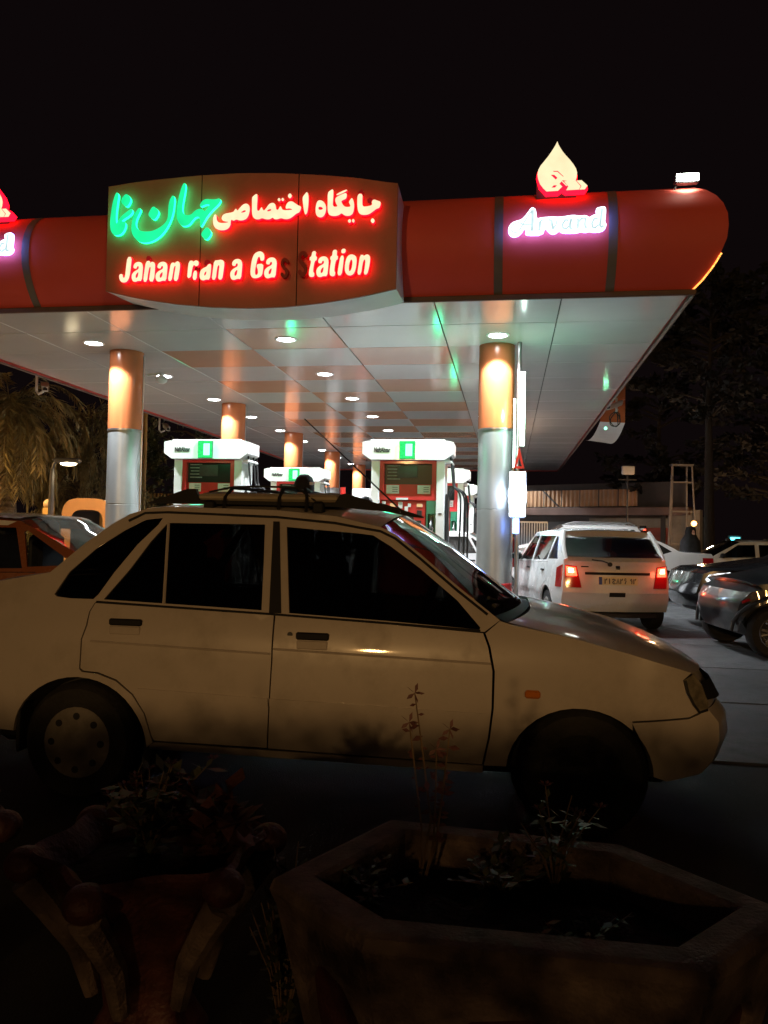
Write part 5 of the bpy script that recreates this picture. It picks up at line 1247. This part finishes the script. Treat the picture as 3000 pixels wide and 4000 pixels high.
def attendant(loc, rz, label, H=1.78, cap=True, jacket='navy_cloth'):
    r = empty('person', loc, rz, label, 'person'); k = H / 1.78
    J = {'pel': ((0, 0, .95 * k), (.15, .11)), 'sp': ((0, .01, 1.15 * k), (.15, .11)), 'ch': ((0, .0, 1.35 * k), (.17, .115)), 'nk': ((0, 0, 1.50 * k), (.065, .06)), 'hb': ((0, -.01, 1.58 * k), .055)}
    E = [('pel', 'sp'), ('sp', 'ch'), ('ch', 'nk'), ('nk', 'hb')]
    for s, n in ((-1, 'r'), (1, 'l')):
        J.update({'hip' + n: ((s * .10, 0, .88 * k), .10), 'kn' + n: ((s * .11, -.02, .48 * k), .068), 'an' + n: ((s * .11, .02, .09), .045), 'to' + n: ((s * .12, -.15, .04), .038),
                  'sh' + n: ((s * .19, 0, 1.43 * k), .066), 'el' + n: ((s * .26, .03, 1.15 * k), .046), 'wr' + n: ((s * .22, -.20, 1.05 * k), .034)})
        E += [('pel', 'hip' + n), ('hip' + n, 'kn' + n), ('kn' + n, 'an' + n), ('an' + n, 'to' + n), ('ch', 'sh' + n), ('sh' + n, 'el' + n), ('el' + n, 'wr' + n)]
    b = skin_body('body', J, E, 'pel', r, jacket)
    for s in (-1, 1):
        mb = MB(); w = Vector((s * .22, -.20, 1.05 * k)); mb.ball(w + Vector((0, -.045, 0)), .04, 10, 6, (.75, 1.1, .45))
        for q in range(4): mb.tube([w + Vector((-.025 + .017 * q, -.075, 0)), w + Vector((-.026 + .018 * q, -.11, -.008)), w + Vector((-.024 + .017 * q, -.13 + .006 * abs(q - 1.5), -.028))], [.009, .008, .006], 6)
        mb.tube([w + Vector((-s * .03, -.03, 0)), w + Vector((-s * .052, -.06, -.006)), w + Vector((-s * .05, -.085, -.014))], [.011, .009, .007], 6)
        mb.build('hand', 'skin', r, True)
    h_ = head(r, 1.55 * k)
    if cap:
        MB().lathe([(.118, 1.66 * k), (.128, 1.70 * k), (.126, 1.76 * k), (.10, 1.83 * k), (.05, 1.865 * k), (.0001, 1.87 * k)], n=22).build('helmet', 'black_cloth', h_, True)
        MB().box((0.05, -.118, 1.76 * k), (.05, .02, .035), 0, .005).build('badge', 'paper', h_)
        MB().ball((0, -.05, 1.595 * k), .075, 12, 8, (.9, .75, .6)).build('face_mask', 'paper', h_, True)
    else: MB().ball((0, .015, 1.70 * k), .105, 14, 8, (.86, 1.0, .92)).build('hair', 'hair', h_, True)
    return r
q = at(657, 1060, 9.8)
attendant((q.x, q.y, 0), radians(25), 'person in dark jacket and black helmet with white badge seen over the near car roof', 1.94)
q = at(788, 1075, 10.5)
attendant((q.x, q.y, 0), radians(-120), 'dark haired person half hidden behind the roof rack', 1.80, False, 'black_cloth')
# woman in a black cloak
q = at(1492, 1160, 19.6)
wm = empty('person', (q.x, q.y, GZ), radians(15), 'person in a long black cloak standing behind the white sedan', 'person')
prof = [(.30, 0), (.29, .3), (.26, .8), (.25, 1.1), (.235, 1.28), (.16, 1.40), (.13, 1.46), (.128, 1.54), (.10, 1.63), (.0001, 1.66)]
MB().lathe(prof, n=26, lobes=5, amp=.05).build('cloak', 'black_cloth', wm, True)
hh = head(wm, 1.37, scale=.9); hh.location = (0, -.058, 0)

# ================================================================== foreground planters
RZ = .50
hexo = [(-.235, 1.86), (-.02, 1.60), (.62, 1.50), (.90, 1.74), (.64, 2.10), (.04, 2.25)]
cxp = sum(p[0] for p in hexo) / 6; cyp = sum(p[1] for p in hexo) / 6
pn = empty('hexagonal_planter', (cxp, cyp, 0), 0, 'large hexagonal concrete planter with cream rim in the right foreground', 'planter')
O = [(x - cxp, y - cyp) for x, y in hexo]
def sc_(P, f): return [(x * f, y * f) for x, y in P]
def inset(P, d):
    out = []
    for i in range(len(P)):
        p0, p1, p2 = Vector(P[i - 1]), Vector(P[i]), Vector(P[(i + 1) % len(P)])
        a, b = (p1 - p0).normalized(), (p2 - p1).normalized(); n1, n2 = Vector((-a.y, a.x)), Vector((-b.y, b.x)); bis = (n1 + n2)
        out.append(tuple(p1 + bis * (d / max(.3, 1 + n1.dot(n2)))))
    return out
A_in = inset(O, .062)
# rim
mb = MB(); n = 6; lay = [(inset(O, .0), RZ - .06), (inset(O, -.012), RZ - .03), (inset(O, -.004), RZ - .006), (inset(O, .012), RZ), (inset(O, .070), RZ), (inset(O, .082), RZ - .01), (inset(O, .086), RZ - .14)]
vs = [(x, y, z) for P, z in lay for x, y in P]
rim = MB().add(vs, [(l * n + i, l * n + (i + 1) % n, (l + 1) * n + (i + 1) % n, (l + 1) * n + i) for l in range(len(lay) - 1) for i in range(n)]).build('rim', 'pot_cream', pn)
Ob = sc_(O, .80)
for i in range(6):
    a, b = Vector(O[i]), Vector(O[(i + 1) % 6]); a2, b2 = Vector(Ob[i]), Vector(Ob[(i + 1) % 6])
    def pt_(u, v): # u along face, v from rim down
        t = a.lerp(b, u); bo = a2.lerp(b2, u); return (t.x + (bo.x - t.x) * v, t.y + (bo.y - t.y) * v, RZ - .055 - (RZ - .075) * v)
    nrm = Vector(((b - a).y, -(b - a).x)).normalized()
    out = [(0, 0), (1, 0), (1, 1), (0, 1)]
    hole = [(.12, .97), (.88, .97), (.86, .55), (.80, .36), (.68, .24), (.5, .20), (.32, .24), (.20, .36), (.14, .55)]
    V, T, B = cdt(out, [hole]); m = len(V)
    vs = [pt_(v.x, v.y) for v in V]; v2 = [(x - nrm.x * .025, y - nrm.y * .025, z) for x, y, z in vs]
    fm = MB().add(vs, T + [(t[2], t[1], t[0]) for t in T]); fm.add(vs + v2, [(p, q_, q_ + m, p + m) for p, q_ in B])
    fr_ = fm.build('side_frame', 'pot_cream', pn)
    rec = [pt_(u, v) for u, v in hole]
    MB().add([(x - nrm.x * .024, y - nrm.y * .024, z) for x, y, z in rec], [tuple(range(len(rec))), tuple(range(len(rec) - 1, -1, -1))]).build('recessed_panel', 'pot_maroon', fr_)
V, T, B = cdt(inset(O, .087), (), .06)
MB().add([(v.x, v.y, RZ - .10 + random.uniform(-.012, .018)) for v in V], T).build('soil', 'soil', pn, True)
MB().add([(x, y, .03) for x, y in Ob] + [(x, y, 0) for x, y in Ob], [(i, (i + 1) % 6, 6 + (i + 1) % 6, 6 + i)[::-1] for i in range(6)]).build('foot', 'pot_cream', pn)
# plants
def leafplant(loc, n, h, spread, label, mat='leaf_planter', ls=.04, name='small_plant', flowers=0):
    r = empty(name, loc, 0, label, 'plant', 'planter plants'); st = MB(); lf = MB(); fl_ = MB()
    for k in range(n):
        a = random.uniform(0, 2 * pi); d = random.uniform(.1, 1) * spread; hh_ = h * random.uniform(.5, 1)
        P = [Vector((0, 0, 0)), Vector((cos(a) * d * .4, sin(a) * d * .4, hh_ * .6)), Vector((cos(a) * d, sin(a) * d, hh_))]
        st.tube(P, [.003, .0025, .0015], 4, False)
        for q in range(9):
            u = random.random(); p_ = P[0].lerp(P[1], u) if random.random() < .4 else P[1].lerp(P[2], u)
            dd = Vector((random.gauss(0, 1), random.gauss(0, 1), random.gauss(.3, .6))).normalized(); ss_ = dd.cross(Vector((0, 0, 1)) + Vector((random.random(), 0, 0)) * .2).normalized()
            L = ls * random.uniform(.6, 1.3)
            lf.add([p_, p_ + dd * L * .5 + ss_ * L * .3, p_ + dd * L, p_ + dd * L * .5 - ss_ * L * .3], [(0, 1, 2, 3)])
        if k < flowers:
            for q in range(6):
                b = 2 * pi * q / 6; p_ = P[2]; fl_.add([p_, p_ + Vector((cos(b) * .012 - sin(b) * .005, sin(b) * .012 + cos(b) * .005, .008)), p_ + Vector((cos(b) * .022, sin(b) * .022, .010)), p_ + Vector((cos(b) * .012 + sin(b) * .005, sin(b) * .012 - cos(b) * .005, .008))], [(0, 1, 2, 3)])
    st.build('stems', 'stalk', r); lf.build('leaves', mat, r)
    if flowers: tag(fl_.build('petals', 'flower', r), kind='stuff')
    return r
# tall stalk plant
sp0 = Vector((.115, 2.02, RZ - .10))
sp = empty('stalk_plant', sp0, 0, 'tall thin stalks with a few withered leaves rising from the hexagonal planter', 'plant')
tops = [((896, 1497), .10), ((972, 1575), .05), ((943, 1618), .06), ((884, 1560), .04), ((960, 1690), .04)]
for (tx_, ty_), cv in tops:
    tp = at(tx_, ty_, 2.02) - sp0; P = [Vector((random.uniform(-.01, .01), 0, 0)), tp * .35 + Vector((cv * .3, .01, 0)), tp * .7 + Vector((cv * .15, 0, 0)), tp]
    s_ = MB().tube(P, [.0034, .003, .0024, .0016], 5).build('stalk', 'stalk', sp, True)
    lf = MB()
    for k in range(11):
        u = .45 + .55 * k / 10; seg = 1 if u < .7 else 2; p_ = P[seg].lerp(P[seg + 1], (u - (.35 if seg == 1 else .7)) / (.35 if seg == 1 else .3)) if u < 1 else P[3]
        a = k * 2.4; dd = Vector((cos(a), .5 * sin(a), random.uniform(-.5, .4))).normalized(); L = random.uniform(.014, .034); ss_ = dd.cross(Vector((0, 1, .3))).normalized() * L * .25
        lf.add([p_, p_ + dd * L * .5 + ss_, p_ + dd * L, p_ + dd * L * .5 - ss_], [(0, 1, 2, 3)])
    for q in range(5):
        b = 2 * pi * q / 5; dd = Vector((cos(b), .3 * sin(b), sin(b))); lf.add([P[3], P[3] + dd * .014 + Vector((-.004, 0, .004)), P[3] + dd * .026, P[3] + dd * .014 + Vector((.004, 0, -.004))], [(0, 1, 2, 3)])
    lf.build('withered_leaves', 'flower', s_)
leafplant((.30, 2.00, RZ - .10), 26, .12, .16, 'low leafy weed at the middle of the hexagonal planter', ls=.035)
leafplant((.45, 2.02, RZ - .10), 14, .26, .12, 'taller leafy weed right of the stalks in the hexagonal planter', ls=.04, flowers=5)
leafplant((-.02, 1.95, RZ - .10), 20, .10, .12, 'low weed at the left corner of the hexagonal planter', ls=.03)
leafplant((.45, 1.72, RZ - .10), 16, .06, .18, 'sparse dark weed at the front of the hexagonal planter', ls=.03)
# petal pot at the left
q = at(330, 1830, 2.05)
pp = empty('petal_pot', (q.x, q.y, 0), radians(18), 'dark red flower shaped pot with glossy knobs in the left foreground', 'planter')
prof = [(.13, 0), (.14, .03), (.10, .10), (.115, .22), (.19, .38), (.25, .47), (.275, .50), (.262, .512), (.235, .49), (.20, .44)]
MB().lathe(prof, n=72, lobes=6, amp=.09).build('bowl', 'pot_red', pp, True)
for k in range(6):
    a = 2 * pi * k / 6
    MB().ball((cos(a) * .30, sin(a) * .30, .475), .050, 16, 10, (1, 1, .85)).build('knob', 'pot_red', pp, True)
    v = [(cos(a + da) * rr_, sin(a + da) * rr_, z) for (rr_, z) in ((.285, .43), (.232, .33), (.155, .20)) for da in (-.17, .17)]
    MB().tube([(cos(a) * .298, sin(a) * .298, .44), (cos(a) * .245, sin(a) * .245, .37), (cos(a) * .17, sin(a) * .17, .26), (cos(a) * .135, sin(a) * .135, .14)], [.04, .036, .03, .022], 8).build('stem_rib', 'pot_cream', pp, True)
MB().lathe([(.0001, .45), (.1, .455), (.195, .445)], n=30).build('soil', 'soil', pp)
leafplant((q.x - .02, q.y + .03, .45), 30, .24, .17, 'bushy faded plant in the flower shaped pot', 'leaf_planter', .05, flowers=16)
leafplant((q.x + .13, q.y + .02, .45), 16, .17, .14, 'broad pale leaves drooping over the right of the flower shaped pot', 'flower', .09)
wq = at(620, 1820, 2.05)
leafplant((wq.x, wq.y, 0), 34, .50, .10, 'upright leafy weed between the two planters', 'leaf_planter', .035)
wq = at(-8, 1775, 2.2)
k2 = empty('petal_pot', (wq.x - .28, wq.y, 0), radians(0), 'edge of a second dark red pot at the far left', 'planter')
MB().lathe(prof, n=72, lobes=6, amp=.09).build('bowl', 'pot_red', k2, True)
MB().ball((.30, 0, .475), .050, 16, 10, (1, 1, .85)).build('knob', 'pot_red', k2, True)
MB().lathe([(.0001, .45), (.195, .445)], n=30).build('soil', 'soil', k2)
